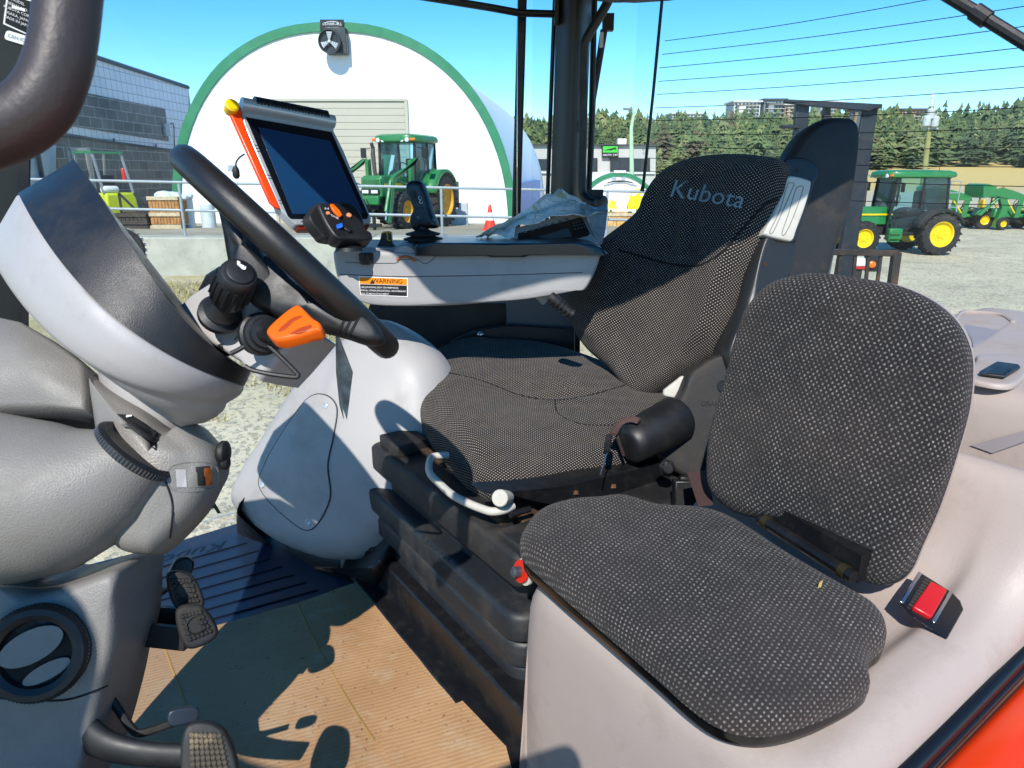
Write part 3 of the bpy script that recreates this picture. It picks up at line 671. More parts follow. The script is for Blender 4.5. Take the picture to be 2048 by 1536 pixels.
# warning label
f = onto(kb_, .0012); g = G()
patch(g, kb_, ((717, 552), (816, 556), (816, 594), (721, 590)), .0008, 0, 4)
patch(g, kb_, ((719, 554), (814, 557.5), (814, 570), (720, 567)), .0014, 1, 4)
patch(g, kb_, ((720, 568), (814, 571), (814, 592), (722, 588.5)), .0014, 2, 4)
f = onto(kb_, .002); 
g.text('WARNING', lambda x, y: f(775 + x, 562.4 - y + x * .03), 12.5, 2, bold=.01)
g._add([f(740, 567), f(749, 567.2), f(744.5, 558.5)], [(0, 1, 2)], 2)
for i, s in enumerate(('USE [UP-DOWN] ONLY ON FARM FIELDS.', 'FOR ALL OTHER APPLICATIONS, USE HYDRAULIC', 'DIAL TO MOVE ATTACHMENT.')):
    g.text(s, (lambda i: lambda x, y: f(722 + x * .83, 574 + i * 6.4 - y + x * .02))(i), 4.9, 0, bold=.012, align='LEFT')
B_(g, 'warning_label', [LABELW, LABELO, INK], parent=con, smooth=0)
# joystick
g = blob([(816, 366), (826, 361), (840, 362), (847, 372), (858, 402), (866, 430), (874, 452), (862, 457), (842, 456), (832, 462), (822, 452), (822, 436), (828, 424), (822, 402), (814, 380)], (P(842, 410, 1.72), Vector((-.25, -.95, .1)).normalized()), .014, .014, .026, n=90)
jb = g.bvh(); js = B_(g, 'joystick', mat('joystick_black', '#15181d', .35, grain=.08, vary=.1), smooth=60, parent=con)
g = G(); patch(g, jb, ((819, 382), (831, 380), (838, 404), (826, 406)), .001, 0); patch(g, jb, ((822, 386), (829, 385), (832, 395), (825, 396)), .004, 0)
seam(g, jb, [(829, 420), (846, 416), (846, 438), (832, 440)], .0006, 0.0003, 30, True, 0)
f = onto(jb, .001)
for x, y in ((840, 396), (842, 404)): g.tube([f(x + 3 * math.cos(a), y + 3.2 * math.sin(a)) for a in [i * .7 for i in range(8)]], .0006, 5, mi=1)
for x, y in ((834, 434), (864, 440)): g.tube([f(x, y), f(x + 4, y), f(x + 4, y + 4)], .0004, 4, mi=1)
B_(g, 'joystick_button', [INK, ICON], parent=con)
g = G(); o = P(846, 470, 1.72)
g.lathe(o - Z * .012, Z, [(.048, -.012), (.053, -.008), (.03, -.002), (.046, .0), (.048, .004), (.026, .010), (.040, .012), (.042, .016), (.02, .022), (.014, .026), (.014, .042)], 32)
B_(g, 'joystick_boot', RUBB, parent=con)
# small black/yellow lever
g = blob([(756, 498), (760, 482), (764, 466), (768, 463), (780, 463), (783, 470), (784, 482), (790, 498)], (P(772, 482, 1.70), Vector((-.1, -1, .1)).normalized()), .004, .008, .012, n=48)
lb2 = g.bvh(); B_(g, 'selector_lever', BLK, parent=con)
g = G(); seam(g, lb2, [(762, 468), (768, 465), (774, 466), (775, 480)], .0011, .0005); seam(g, lb2, [(775, 480), (782, 480), (782, 468), (776, 465)], .0008, .0005)
B_(g, 'lever_marking', YELP, parent=con)
# control head
hp_ = plane3(P(650, 440, 1.55), P(740, 470, 1.60), P(690, 405, 1.62))
g = blob([(634, 412), (650, 409), (690, 408), (708, 416), (722, 436), (730, 462), (742, 472), (739, 482), (700, 482), (672, 479), (654, 458), (640, 432)], hp_, .006, .008, .030, n=96)
chb = g.bvh(); ch = B_(g, 'control_head', BLK, parent=con, smooth=50)
g = blob([(618, 432), (628, 416), (636, 408), (646, 430), (660, 455), (682, 480), (652, 479), (640, 468), (624, 448)], plane3(P(630, 430, 1.55), P(670, 475, 1.57), P(640, 415, 1.58)), .004, .004, .022, n=64)
B_(g, 'control_head_side', BLKR, parent=con)
g = G(); q = P(697, 490, 1.58); g.lathe(q, Z, [(.03, -.012), (.028, -.004), (.014, .002), (.012, .02)], 20)
B_(g, 'control_head_stem', BLK, parent=con)
def but(x, y, r, m, nm, hgt=.004):
    q = hit(chb, x, y, 0); g = G(); g.lathe(q, hp_[1], [(r * 1.35, -.001), (r * 1.35, .001), (r * 1.1, .0015)], 20, 1); g.lathe(q, hp_[1], [(r, 0), (r, hgt), (r * .85, hgt + .001)], 20, 0)
    B_(g, nm, [m, INK], parent=con)
but(697, 432, .0058, mat('peach_button', '#d98a5c', .4), 'push_button'); but(655, 428, .0042, mat('peach_button', '#d98a5c', .4), 'push_button')
f = onto(chb, .002); g = G(); g.prism([f(*p) for p in ((658, 412), (664, 412), (676, 424), (682, 434), (677, 438), (668, 430), (662, 422))], hp_[1] * .006)
B_(g, 'shuttle_switch', ORNG, parent=con, bevel=.001)
g = G(); q = f(677, 454); g.box(q, (.016, .007, .012), CR + Z * .3, hp_[1]); B_(g, 'blue_switch', BLUEP, parent=con, bevel=.002)
g = G(); q = f(694, 460); g.box(q, (.016, .007, .010), CR - Z * .6, hp_[1]); B_(g, 'black_switch', INK, parent=con, bevel=.002)
g = G(); f = onto(chb, .0014)
g.text('R-4', lambda x, y: f(653 + x, 418 - y), 6, 0); g.text('POWER', lambda x, y: f(668 + x, 434 - y + x * .5), 5, 0)
B_(g, 'control_lettering', ICON, parent=con, smooth=0)
# display
dpl = plane3(P(495, 236, 1.62), P(663, 265, 1.74), P(577, 437, 1.56))
def dq(pts, off=0, back=.01, g=None, mi=0, edge=.002):
    g = g or G(); pl = (dpl[0] + dpl[1] * off, dpl[1]); g.prism([PP(x, y, pl) for x, y in pts], -dpl[1] * back, mi); return g
g = G(); dq([(480, 199), (655, 232), (666, 240), (668, 262), (688, 302), (743, 436), (741, 447), (592, 450), (560, 418), (488, 250), (484, 232)], 0, .028, g)
dsp = B_(g, 'display_monitor', SILV, bevel=.003)
g = dq([(491, 234), (663, 264), (737, 430), (734, 438), (582, 437), (576, 432)], .0018, .0015)
B_(g, 'screen_bezel', mat('bezel_navy', '#0a1018', .25, vary=.02), parent=dsp)
g = dq([(516, 254), (660, 282), (726, 426), (586, 428)], .0030, .0010)
B_(g, 'screen', SCREENM, parent=dsp)
g = G(); tp = (dpl[0] + dpl[1] * .004, dpl[1])
a, b = PP(505, 208, tp), PP(651, 236, tp)

for i in range(22):
    q = a + (b - a) * (i + .5) / 22; g.tube([q, q + (b - a) * .036], .0174 if i % 2 else .0172, 16)
B_(g, 'top_grip', mat('ribbed_black', '#14171c', .4), parent=dsp)
g = G(); g.tube([PP(483, 209, tp), PP(667, 244, tp)], .0155, 16)
B_(g, 'top_roll', SILV, parent=dsp)
g = dq([(460, 227), (464, 214), (474, 205), (482, 214), (484, 232), (502, 284), (562, 418), (552, 414), (540, 404)], .004, .010)
B_(g, 'side_strip', mat('orange_red_strip', '#ff4310', .3, vary=.02), parent=dsp, bevel=.003)
g = dq([(590, 450), (741, 447), (736, 458), (600, 460)], -.006, .02)
B_(g, 'bottom_strip', mat('dark_red_strip', '#6b1c0c', .4), parent=dsp, bevel=.002)
g = G(); q = PP(462, 217, tp); g.lathe(q, dpl[1] - CR * .1, [(.013, -.01), (.0145, .006), (.0145, .013), (.011, .016)], 22)
B_(g, 'stop_button', YELP, parent=dsp)
g = G(); g.tube([P(x, y, 1.68) for x, y in ((489, 308), (478, 316), (472, 326), (472, 336))], .002, 6, sm=3); g.lathe(P(472, 345, 1.68), Z, [(.004, -.014), (.008, -.008), (.008, .006), (.004, .014)], 12)
B_(g, 'plug_cable', BLK, parent=dsp)
g = G(); f = lambda x, y: PP(x, y, (dpl[0] + dpl[1] * .001, dpl[1]))
for y0, x0 in ((0, 0), (6, 3), (12, 6), (60, 26), (66, 29), (110, 49), (116, 52)):
    g = G(); g.tube([f(508 + x0, 290 + y0), f(516 + x0, 291 + y0)], .0006, 4); B_(g, 'bezel_mark', INK, parent=dsp)
g = G(); g.tube([f(602, 443), f(626, 443.5)], .0008, 4); B_(g, 'bezel_mark', INK, parent=dsp)
# radio
rpl = plane3(P(1040, 470, 1.76), P(1165, 436, 1.86), P(1175, 470, 1.78))
g = blob([(1024, 470), (1030, 458), (1168, 422), (1176, 430), (1206, 480), (1195, 488), (1100, 490), (1020, 490)], rpl, .004, .004, .012, n=64, straight=True)
ra = B_(g, 'radio', GREY)
g = G(); pl = (rpl[0] + rpl[1] * .0055, rpl[1]); g.prism([PP(x, y, pl) for x, y in ((1036, 466), (1160, 434), (1165, 436), (1180, 466), (1176, 471), (1140, 480), (1036, 480))], -rpl[1] * .003)
B_(g, 'radio_face', INK, parent=ra, bevel=.002)
pl = (rpl[0] + rpl[1] * .0065, rpl[1])
g = G(); g.prism([PP(x, y, pl) for x, y in ((1075, 474), (1136, 456), (1144, 472), (1110, 478))], -rpl[1] * .001, 0)
for i in range(7): g.box(PP(1050 + i * 14, 470 - i * 4.3 - 6, pl), (.008, .003, .004), CR, rpl[1], mi=1)
for i in range(4):
    for j in range(3): g.box(PP(1147 + i * 6 + j * 2, 446 + j * 6 - i * 1.5, pl), (.003, .002, .0025), CR, rpl[1], mi=1)
B_(g, 'radio_controls', [mat('lcd_grey', '#3f4b50', .3), mat('icon_grey', '#5e6266', .5)], parent=ra)
g = G(); g.prism([P(x, y, 1.70) for x, y in ((1062, 588), (1110, 582), (1098, 600), (1086, 612))], Vector((0, .03, 0)))
B_(g, 'hose_bracket', GREY, bevel=.004)
g = G(); g.tube([P(x, y, 1.62) for x, y in ((1100, 592), (1112, 602), (1126, 614), (1145, 628))], [.012, .014, .011, .013], 12, sm=3)
for i in range(5): q = P(1106 + i * 7, 598 + i * 6, 1.62); g.tube([q, q + (P(1126, 614, 1.62) - P(1112, 602, 1.62)).normalized() * .004], .0155, 12)
B_(g, 'wiring_hose', BLK)
# --- driver's seat
WD = Vector((-.643, .766, 0)); BS = Vector((.766, .643, 0))
tip = PD(1290, 780, .50)
nb = (-BS * math.cos(R(14)) + Z * math.sin(R(14))).normalized()
BP = (tip - nb * .05, nb)
g = G()
g.prism([T(.571, .55, .90), T(.571, 1.52, .90), T(.571, 1.52, 1.0), T(.571, .55, 1.0)], BAC * .65)
g.prism([T(.53, .55, .985), T(.53, 1.54, .985), T(.53, 1.54, 1.002), T(.53, .55, 1.002)], BAC * .05)
g.box(T(.60, 1.53, .90), (.07, .05, .16), BAC, LAT)
ds = B_(g, 'driver_seat', BLKM, bevel=.006)
def SB(g, name, m, **k): return g.build(name, m, ds, **k)
g = G()
for d0, d1, gr in ((.96, .915, .0), (.912, .868, .022), (.870, .858, -.005), (.856, .806, .036), (.808, .796, .004), (.794, .742, .044), (.744, .66, .0)):
    g.rbox(.625 - gr, 1.08 + gr, .90 - gr, 1.50 + gr, d0, d1, .045)
bl = g.bvh(); SB(g, 'suspension_bellows', BELL, smooth=50)
g = G(); f = onto(bl, .0012)
g.text('GRAMMER', lambda x, y: f(872 + x * .72 - y * .05, 1100 - y * 1.0 + x * .60), 17, bold=.02)
SB(g, 'moulded_lettering', mat('bellows_lettering', '#101214', .5), smooth=0)
g = G(); g.rbox(.60, 1.10, .88, 1.53, .70, .635, .02)
g.box(T(.66, 1.45, .622), (.09, .10, .03), BAC, LAT); g.box(T(.66, .92, .645), (.10, .085, .05), BAC, LAT)
g.box(T(.9, 1.27, .635), (.30, .34, .05), BAC, LAT)
SB(g, 'seat_slide', BLKR, bevel=.005)
for c_, s_ in ((T(.70, 1.36, .632), (.05, .14, .012)), (T(.70, .99, .634), (.05, .07, .014)), (T(.66, 1.02, .63), (.04, .05, .02))):
    g = G(); g.box(c_, s_, BAC, LAT); SB(g, 'dusty_rail', DUST, bevel=.003)
g = G(); g.tube([PD(x, y, .59) for x, y in ((930, 905), (905, 909), (872, 912), (861, 918), (858, 935), (862, 950), (880, 968), (905, 990), (935, 1006), (965, 1018), (985, 1023), (1008, 1020), (1025, 1012))], .0078, 12, sm=4)
SB(g, 'adjuster_bar', WHT)
g = G(); q = PD(1003, 996, .56); k = (CR * .5 + CF * .2 - CU * .0); g.lathe(q, -CF * .85 - CR * .35 + CU * .1, [(.012, -.03), (.0155, .0), (.0155, .008), (.014, .0095)], 26)
SB(g, 'adjuster_knob', WHT)
g = G(); g.tube([PD(1020, 1030, .60), PD(1060, 1018, .60)], .006, 8); SB(g, 'slide_pin', BLKM)
# frame pan under cushion
g = blob([(975, 985), (1100, 972), (1250, 938), (1400, 905), (1460, 930), (1420, 985), (1280, 1000), (1120, 1010), (1000, 985)], (PD(1200, 965, .60), -LAT), .01, .006, .05, n=72)
fbv = g.bvh(); SB(g, 'seat_pan', BLKM, smooth=45)
for x, y in ((1150, 985), (1225, 972)): 
    q = hit(fbv, x, y, .001)
    if q: g = G(); g.box(q, (.012, .002, .008), CR, CF); SB(g, 'pan_slot', DUST)
# cushion
CPn = plane3(PD(1000, 712, .525), PD(850, 790, .56), PD(1080, 940, .60))
def dent(u, v):
    x = u; y = v
    return (-.026 * math.exp(-((x * .9 + .02) ** 2 + (y) ** 2) / .012)
            + .016 * math.exp(-((x + .16) ** 2) / .006) * 1
            + .005 * math.sin(y * 120 + x * 20) * math.exp(-((x - .08) ** 2 + y ** 2) / .014)
            + .003 * noise.noise(Vector((u * 14, v * 14, 1))))
g = blob([(828, 768), (840, 738), (876, 716), (925, 702), (1000, 698), (1090, 706), (1180, 732), (1260, 765), (1345, 812), (1370, 850), (1340, 896), (1262, 930), (1180, 952), (1080, 972), (1000, 982), (956, 970), (918, 940), (874, 888), (842, 836)], CPn, .045, .048, .05, .012, n=152, rings=16, fn=dent, dk=2.6)
dcb = g.bvh(); cu = SB(g, 'seat_cushion', FAB1, smooth=80)
g = G(); seam(g, dcb, [(880, 742), (960, 760), (1040, 790), (1110, 800), (1180, 790), (1250, 770)], .0022, -.0008, 60)
seam(g, dcb, [(1110, 800), (1120, 830), (1180, 850), (1300, 846)], .0018, -.001, 40)
SB(g, 'cushion_seam', mat('seam_black', '#08080a', .9))
g = G(); random.seed(3)
for i in range(9):
    x = 958 + i * 8; y = 962 + math.sin(i * 2) * 3; q = PD(x, y, .60)
    g._add([q, q + Vector((.007, 0, .003)), q + Vector((.006 + random.random() * .006, -.004, -.006 - random.random() * .01)), q + Vector((-.002, -.003, -.007 - random.random() * .009))], [(0, 1, 2, 3)])
SB(g, 'torn_foam', mat('foam_scrap', '#b9a58a', .9))
# backrest
def bdent(u, v):
    return (.022 * math.exp(-((abs(u) - .17) ** 2) / .004) - .012 * math.exp(-(u * u) / .02)
            + (.006 * math.sin(u * 95 + v * 12) * math.exp(-((v + .13) ** 2) / .02) * math.exp(-(u * u) / .014))
            + .0025 * noise.noise(Vector((u * 12, v * 12, 4))))
bo = [(1144, 600), (1150, 560), (1175, 515), (1215, 478), (1280, 425), (1300, 385), (1325, 350), (1360, 326), (1410, 313), (1470, 309), (1530, 313), (1566, 325), (1572, 380), (1550, 450), (1520, 540), (1490, 610), (1462, 680), (1430, 720), (1370, 755), (1300, 796), (1270, 792), (1225, 740), (1180, 700), (1155, 660)]
g = blob(bo, BP, .05, .045, .05, .0, n=168, rings=18, fn=bdent)
bkb = g.bvh(); SB(g, 'backrest', FAB1, smooth=80)
g = G(); seam(g, bkb, [(1236, 500), (1280, 512), (1330, 526), (1375, 532), (1410, 526), (1450, 498), (1490, 452), (1530, 410), (1556, 396)], .0032, -.001, 70)
SB(g, 'backrest_seam', mat('seam_black', '#08080a', .9))
g = G(); f = onto(bkb, .0012)
fl_ = lambda x, y: f(1411 + x * 1.0, 389 - y * 1.02 + x * .17)
g.text('Kubota', fl_, 50, shear=.35, bold=.026, space=1.0)
SB(g, 'printed_logo', LOGO, smooth=0)
# backrest frame with belt guide
hn = (nb + CR * .3).normalized()
pl = (PP(1560, 450, (BP[0], nb)) + BS * .02, (-CF * .9 + CR * .2).normalized())
g = blob([(1524, 470), (1560, 345), (1580, 300), (1606, 262), (1640, 241), (1676, 238), (1698, 244), (1707, 270), (1702, 340), (1690, 420), (1664, 500), (1640, 580), (1600, 680), (1540, 780), (1460, 790), (1440, 740), (1448, 690), (1480, 600)], (pl[0] + CF * .045, pl[1]), .025, .03, .05, n=126, rings=4)
B1 = g.bvh(); SB(g, 'backrest_shell', BLKR, smooth=50)
g = blob([(1519, 478), (1545, 480), (1582, 487), (1598, 460), (1625, 372), (1634, 350), (1630, 330), (1612, 318), (1580, 316), (1566, 324), (1572, 360), (1554, 420)], (pl[0] + CF * .010, pl[1]), .006, .006, .03, n=96)
B2 = g.bvh()
g = blob([(1520, 474), (1548, 478), (1584, 486), (1576, 540), (1545, 600), (1500, 690), (1462, 745), (1446, 720), (1450, 690), (1480, 610)], (pl[0] + CF * .010, pl[1]), .02, .022, .03, n=90, g=g)
B3 = g.bvh(); SB(g, 'belt_guide_frame', SLATE, smooth=50)
g = blob([(1572, 357), (1584, 353), (1612, 360), (1619, 370), (1606, 420), (1590, 462), (1582, 482), (1570, 483), (1530, 473), (1526, 464), (1540, 436), (1560, 390)], (pl[0] - pl[1] * -.012, pl[1]), .006, .007, .02, n=84)
B4 = g.bvh(); gi = SB(g, 'belt_guide', WHT, smooth=50)
g = G()
for pts in ([(1588, 368), (1580, 366), (1574, 372), (1560, 420), (1540, 462), (1546, 464), (1562, 430), (1582, 384)], [(1606, 374), (1596, 374), (1590, 384), (1576, 430), (1564, 466), (1570, 468), (1584, 440), (1602, 392)]):
    seam(g, B4, pts, .0011, 0, 50, True)
SB(g, 'guide_groove', mat('groove_shadow', '#77756c', .6))
for x, y, r_, bv_ in ((1594, 341, .0045, B3), (1569, 337, .004, B3), (1530, 529, .006, B3)):
    q = hit(bv_, x, y, .0006)
    if q: g = G(); g.lathe(q, pl[1], [(.0001, 0), (r_, .0004)], 14); SB(g, 'screw_hole', mat('hole_brown', '#2c1d10', .8))
# side recliner housing, hub, lever
hpn = (-CF * .8 + CR * .1 - BAC * .2).normalized()
g = blob([(1300, 830), (1352, 800), (1376, 750), (1400, 728), (1440, 708), (1462, 720), (1490, 780), (1480, 880), (1440, 985), (1380, 960), (1330, 930), (1300, 900)], (PD(1400, 880, .54) + CF * .03, (-CF).normalized()), .012, .015, .07, n=96)
rcb = g.bvh(); SB(g, 'recliner_housing', BLKR, smooth=50)
g = G(); q = hit(rcb, 1446, 772, 0)
if q: g.lathe(q, -CF, [(.013, 0), (.013, .004), (.010, .004), (.0095, .002), (.001, .002)], 22)
f = onto(rcb, .001); g.text('GRAMMER', lambda x, y: f(1434 + x, 808 - y), 14)
SB(g, 'housing_emblem', mat('emblem_black', '#0b0c0e', .4))
g = G(); a = PD(1262, 888, .535); b = PD(1352, 838, .505)
g.lathe(a, b - a, [(.030, -.012), (.040, -.006), (.043, .012), (.044, .018), (.044, .0185), (.048, .05), (.050, (b - a).length), (.045, (b - a).length + .01), (.03, (b - a).length + .016)], 36)
SB(g, 'armrest_hub', BLK, smooth=50)
g = G(); q = PD(1334, 936, .57); g.lathe(q, -CF, [(.018, -.01), (.018, .0), (.013, .004), (.013, .008), (.011, .009)], 6); g.lathe(q, -CF, [(.0115, .008), (.0115, .012), (.009, .014)], 20)
SB(g, 'pivot_bolt', BLKM)
g = blob([(1326, 782), (1330, 777), (1352, 760), (1364, 752), (1384, 754), (1386, 762), (1376, 800), (1370, 808), (1352, 798), (1328, 792)], (PD(1356, 780, .46), (-CF * .9 - BAC * .2).normalized()), .005, .007, .022, n=70)
SB(g, 'recliner_lever', WHT, smooth=50)
g = G(); g.tube([PD(1201, 950, .55), PD(1214, 905, .52)], .0016, 6, mi=1); g.tube([PD(1213, 905, .52), PD(1218, 872, .50)], .0065, 8)
SB(g, 'cable_pull', [BLK, CHROM])
g = G(); g.tube([PD(x, y, d) for x, y, d in ((1226, 868, .5), (1240, 846, .49), (1262, 838, .48), (1278, 842, .48))], .008, 8, sm=3, flat=.4); g.tube([PD(1234, 872, .51), PD(1246, 908, .55)], .012, 8, flat=.3)
SB(g, 'torn_liner', BELT)
g = G(); g.prism([PD(x, y, .52) for x, y in ((1374, 944), (1418, 940), (1426, 1010), (1396, 1012))], -CF * .002)
SB(g, 'belt_strap', BELT)
g = G(); g.box(PD(1372, 985, .6), (.05, .03, .05), CR, CF); g.box(PD(1368, 958, .58), (.02, .02, .012), CR, CF)
SB(g, 'belt_anchor', BLKM, bevel=.003)
g = G(); g.box(T(.86, .98, .9), (.3, .12, .16), BAC, LAT)
SB(g, 'seat_riser', BLKM, bevel=.004)
# --- instructor's seat
g = G()
prof = [(.530, 1.01), (.528, .80), (.530, .64), (.536, .605), (.555, .583), (.60, .574), (.80, .570), (.88, .566), (.93, .545), (.965, .50), (.985, .44), (1.00, .395), (1.02, .376), (1.045, .380), (1.06, .42), (1.07, .50), (1.13, .50), (1.142, .47), (1.155, .36), (1.165, .325), (1.185, .312), (1.22, .310), (1.6, .306), (1.88, .300), (1.905, .31), (1.91, .6)]
def sstep_(a, b, x):
    t = min(1, max(0, (x - a) / (b - a))); return t * t * (3 - 2 * t)
cols = []
for l in (.262, .268, .285, .30, .32, .335, .343, .352, .362, .38, .42, .48, .54, .6, .68, .73, .755, .77, .775, .776):
    col = []
    for b, d in prof:
        e = 0
        if l < .34: t = (.34 - l) / .078; e = .05 * max(0, t - .55) ** 1.5 * 2.5
        e -= .020 * sstep_(.362, .338, l) * sstep_(.60, .66, b) * (1 - sstep_(.93, 1.0, b))
        if .4 < l < .72 and .9 < b < 1.0: e += 0.0
        if l > .73: t = (l - .73) / .046; e += .03 * t * t
        bb_ = b
        if b < .64 and l > .7: bb_ = b + .02 * ((l - .7) / .076) ** 2
        col.append(T(bb_ + (.03 * (.776 - l) if b > .9 and b < 1.1 else 0), l, min(1.01, d + e)))
    cols.append(col)
cols = [[T(b, .262, 1.03) if True else 0 for b, d in prof]] + cols + [[T(b, .776, 1.03) for b, d in prof]]
g.loft(cols, False, False)
pbv = g.bvh(); sp_o = B_(g, 'side_panel', WGREY, smooth=60, sub=1)
# shelf details
SHP = (T(1.4, .6, .3085), Z)
g = blob([(1950, 726), (1962, 714), (2060, 716), (2075, 730), (2048, 760), (2020, 776), (1970, 772), (1930, 758)], (SHP[0], Z), .006, .006, .004, n=64)
B_(g, 'shelf_surround', WGREY, parent=sp_o)
g = G(); g.prism([PP(x, y, (T(1.4, .6, .300), Z)) for x, y in ((1993, 727), (2036, 733), (2040, 738), (2008, 757), (1960, 751), (1958, 747))], Z * .004, 0)
so = B_(g, 'power_socket', BLK, parent=sp_o, bevel=.001)
g = G(); g.prism([PP(x, y, (T(1.4, .6, .2955), Z)) for x, y in ((1992, 734), (2022, 738), (2004, 750), (1974, 747))], Z * .001, 0)
B_(g, 'socket_opening', INK, parent=sp_o)
g = blob([(1918, 632), (1930, 622), (1990, 630), (2022, 645), (1990, 668), (1950, 694), (1942, 680)], (SHP[0] + Z * .001, Z), .003, .002, .002, n=56)
B_(g, 'shelf_tray', mat('tray_and_shade_grey', '#8f8788', .5, grain=.15), parent=sp_o)
g = G(); g.tube([PP(x, y, (T(1.2, .45, .318), Z)) for x, y in ((1935, 754), (1960, 764), (1990, 771), (2030, 772), (2070, 764))], .006, 10, sm=3)
B_(g, 'shelf_lip', WGREY, parent=sp_o)
TRG = mat('tray_and_shade_grey', '#8a827b', .5, grain=.15)
g = G(); patch(g, pbv, ((1942, 890), (2060, 858), (2060, 880), (1986, 906)), .003); B_(g, 'recess_shade_strip', TRG, parent=sp_o)  # darker strip painting the recess's shade onto the panel
g = G(); seam(g, pbv, [(1946, 697), (1985, 672), (2022, 646)], .0022, .0005, 30); B_(g, 'panel_gap', TRG, parent=sp_o)
g = G(); seam(g, pbv, [(1912, 640), (1925, 627), (1960, 626), (2005, 632), (2026, 645)], .0050, 0, 40); B_(g, 'tray_lip', WGREY, parent=sp_o)
# pan plate and cushion
g = G()
ISP = plane3(PD(1100, 1090, .515), PD(1300, 1010, .50), PD(1600, 1380, .525))
io = [(1041, 1100), (1052, 1058), (1080, 1028), (1130, 1010), (1190, 1004), (1240, 1000), (1310, 1018), (1400, 1024), (1470, 1048), (1580, 1118), (1690, 1184), (1752, 1222), (1772, 1256), (1768, 1285), (1740, 1310), (1737, 1348), (1738, 1370), (1700, 1398), (1630, 1430), (1560, 1452), (1500, 1456), (1440, 1440), (1380, 1400), (1300, 1330), (1180, 1228), (1090, 1150)]
def idn(u, v): return .004 * noise.noise(Vector((u * 8, v * 8, 3))) + .003 * noise.noise(Vector((u * 18, v * 18, 3)))
g = blob(io, ISP, .035, .022, .022, .004, n=182, rings=16, fn=idn)
icb = g.bvh()
ip = G(); inn = [(x * .985 + 1400 * .015, y * .985 + 1230 * .015 + 16) for x, y in io]
blob(inn, (ISP[0] - ISP[1] * .03, ISP[1]), .006, .005, .022, n=120, g=ip)
ist = ip.build('instructor_seat', mat('gloss_black_pan', '#0c0c0e', .18, vary=.05), TR, smooth=45)
g.build('seat_cushion', FAB2, ist, smooth=80)
g = G(); q = hit(icb, 1635, 1178, .001); g._add([q, q + Vector((.004, 0, .002)), q + Vector((.005, 0, .012)), q + Vector((.001, 0, .008))], [(0, 1, 2, 3)])
g.build('straw_scrap', mat('straw', '#b49a5a', .9), ist)
ibn = (-BAC * math.cos(R(16)) + Z * math.sin(R(16))).normalized()
IBP = (PD(1600, 1080, .50) + BAC * .02, ibn)
ib = [(1417, 940), (1424, 860), (1450, 770), (1480, 660), (1500, 612), (1540, 570), (1590, 552), (1640, 546), (1720, 556), (1800, 572), (1860, 600), (1905, 640), (1930, 690), (1936, 740), (1928, 820), (1900, 920), (1870, 1010), (1835, 1090), (1812, 1140), (1780, 1166), (1745, 1168), (1700, 1148), (1676, 1112), (1640, 1078), (1590, 1052), (1540, 1036), (1500, 1034), (1460, 1018), (1426, 985)]
g = blob(ib, IBP, .03, .022, .030, .012, n=203, rings=16, fn=idn)
g.build('backrest', FAB2, ist, smooth=80)
g = blob([(x + (10 if x > 1700 else 0), y + (2 if y < 700 else 0)) for x, y in ib], (IBP[0] - ibn * .036, ibn), .008, .006, .012, n=203)
g.build('backrest_shell', WGREY, ist, smooth=50)
g = G(); q1 = PD(1505, 1045, .50) + BAC * .02; q2 = PD(1690, 1165, .50) + BAC * .02
g.tube([q1, q2], .009, 10); g.lathe(q1 + (q2 - q1) * .04, q2 - q1, [(.0105, 0), (.0105, .010)], 12, 1); g.lathe(q1 + (q2 - q1) * .88, q2 - q1, [(.0105, 0), (.0105, .010)], 12, 1)
g.box((q1 + q2) / 2 + BAC * .03 + Z * .01, ((q2 - q1).length * 1.02, .045, .04), q2 - q1, BAC)
g.build('hinge_bar', [BLKM, mat('brass_bush', '#3c3420', .5, metal=.5)], ist)
# seat stop with red washer
g = G(); q = PD(1040, 1143, .60); ax = (-BAC * .8 + Z * .2 + CR * -.1).normalized()
g.lathe(q, ax, [(.018, -.004), (.018, 0), (.0175, .001)], 24, 0); g.lathe(q - ax * .004 + CR * .004, ax, [(.022, -.004), (.022, 0)], 24, 1); g.lathe(q, ax, [(.0085, 0), (.0085, .012), (.005, .015)], 18, 2)
g.build('rubber_stop', [mat('red_washer', '#c8230f', .35), WHT, mat('grey_bolt', '#4b4e55', .3, metal=.3)], ist)
# seat-belt buckle
fa = [PP(x, y, plane3(P(1838, 1138, .83), P(1906, 1183, .80), P(1796, 1206, .77))) for x, y in ((1838, 1138), (1906, 1183), (1865, 1252), (1796, 1206))]
bn = (fa[1] - fa[0]).cross(fa[3] - fa[0]).normalized(); bn = bn if bn.dot(EYE - fa[0]) > 0 else -bn
vec = PC(1936, 1214, .90) - fa[1]
g = G(); g.prism(fa, vec); bu = B_(g, 'seat_belt_buckle', mat('buckle_black', '#121214', .22, vary=.05, grain=.1), bevel=.005)
def bq(pts, off, th, m, nm, bev=.001):
    g = G(); g.prism([PP(x, y, (fa[0] + bn * off, bn)) for x, y in pts], -bn * th); return g.build(nm, m, bu, bevel=bev)
bq(((1862, 1161), (1896, 1179), (1864, 1234), (1826, 1213)), .006, .008, RED, 'release_button', .002)
bq(((1899, 1181), (1906, 1186), (1870, 1246), (1863, 1240)), .002, .003, CHROM, 'chrome_edge')
bq(((1838, 1142), (1845, 1147), (1808, 1206), (1800, 1202)), .002, .003, CHROM, 'chrome_edge')
g = G()
for i in range(10):
    t = i / 9; x0 = 1848 - 30 * t; y0 = 1158 + 50 * t; pl = (fa[0] + bn * .0025, bn)
    g.bar(PP(x0, y0, pl), PP(x0 + 12, y0 + 7, pl), .0015, .003, bn)
g.build('latch_teeth', mat('latch_steel', '#77706a', .35, metal=.8), bu)
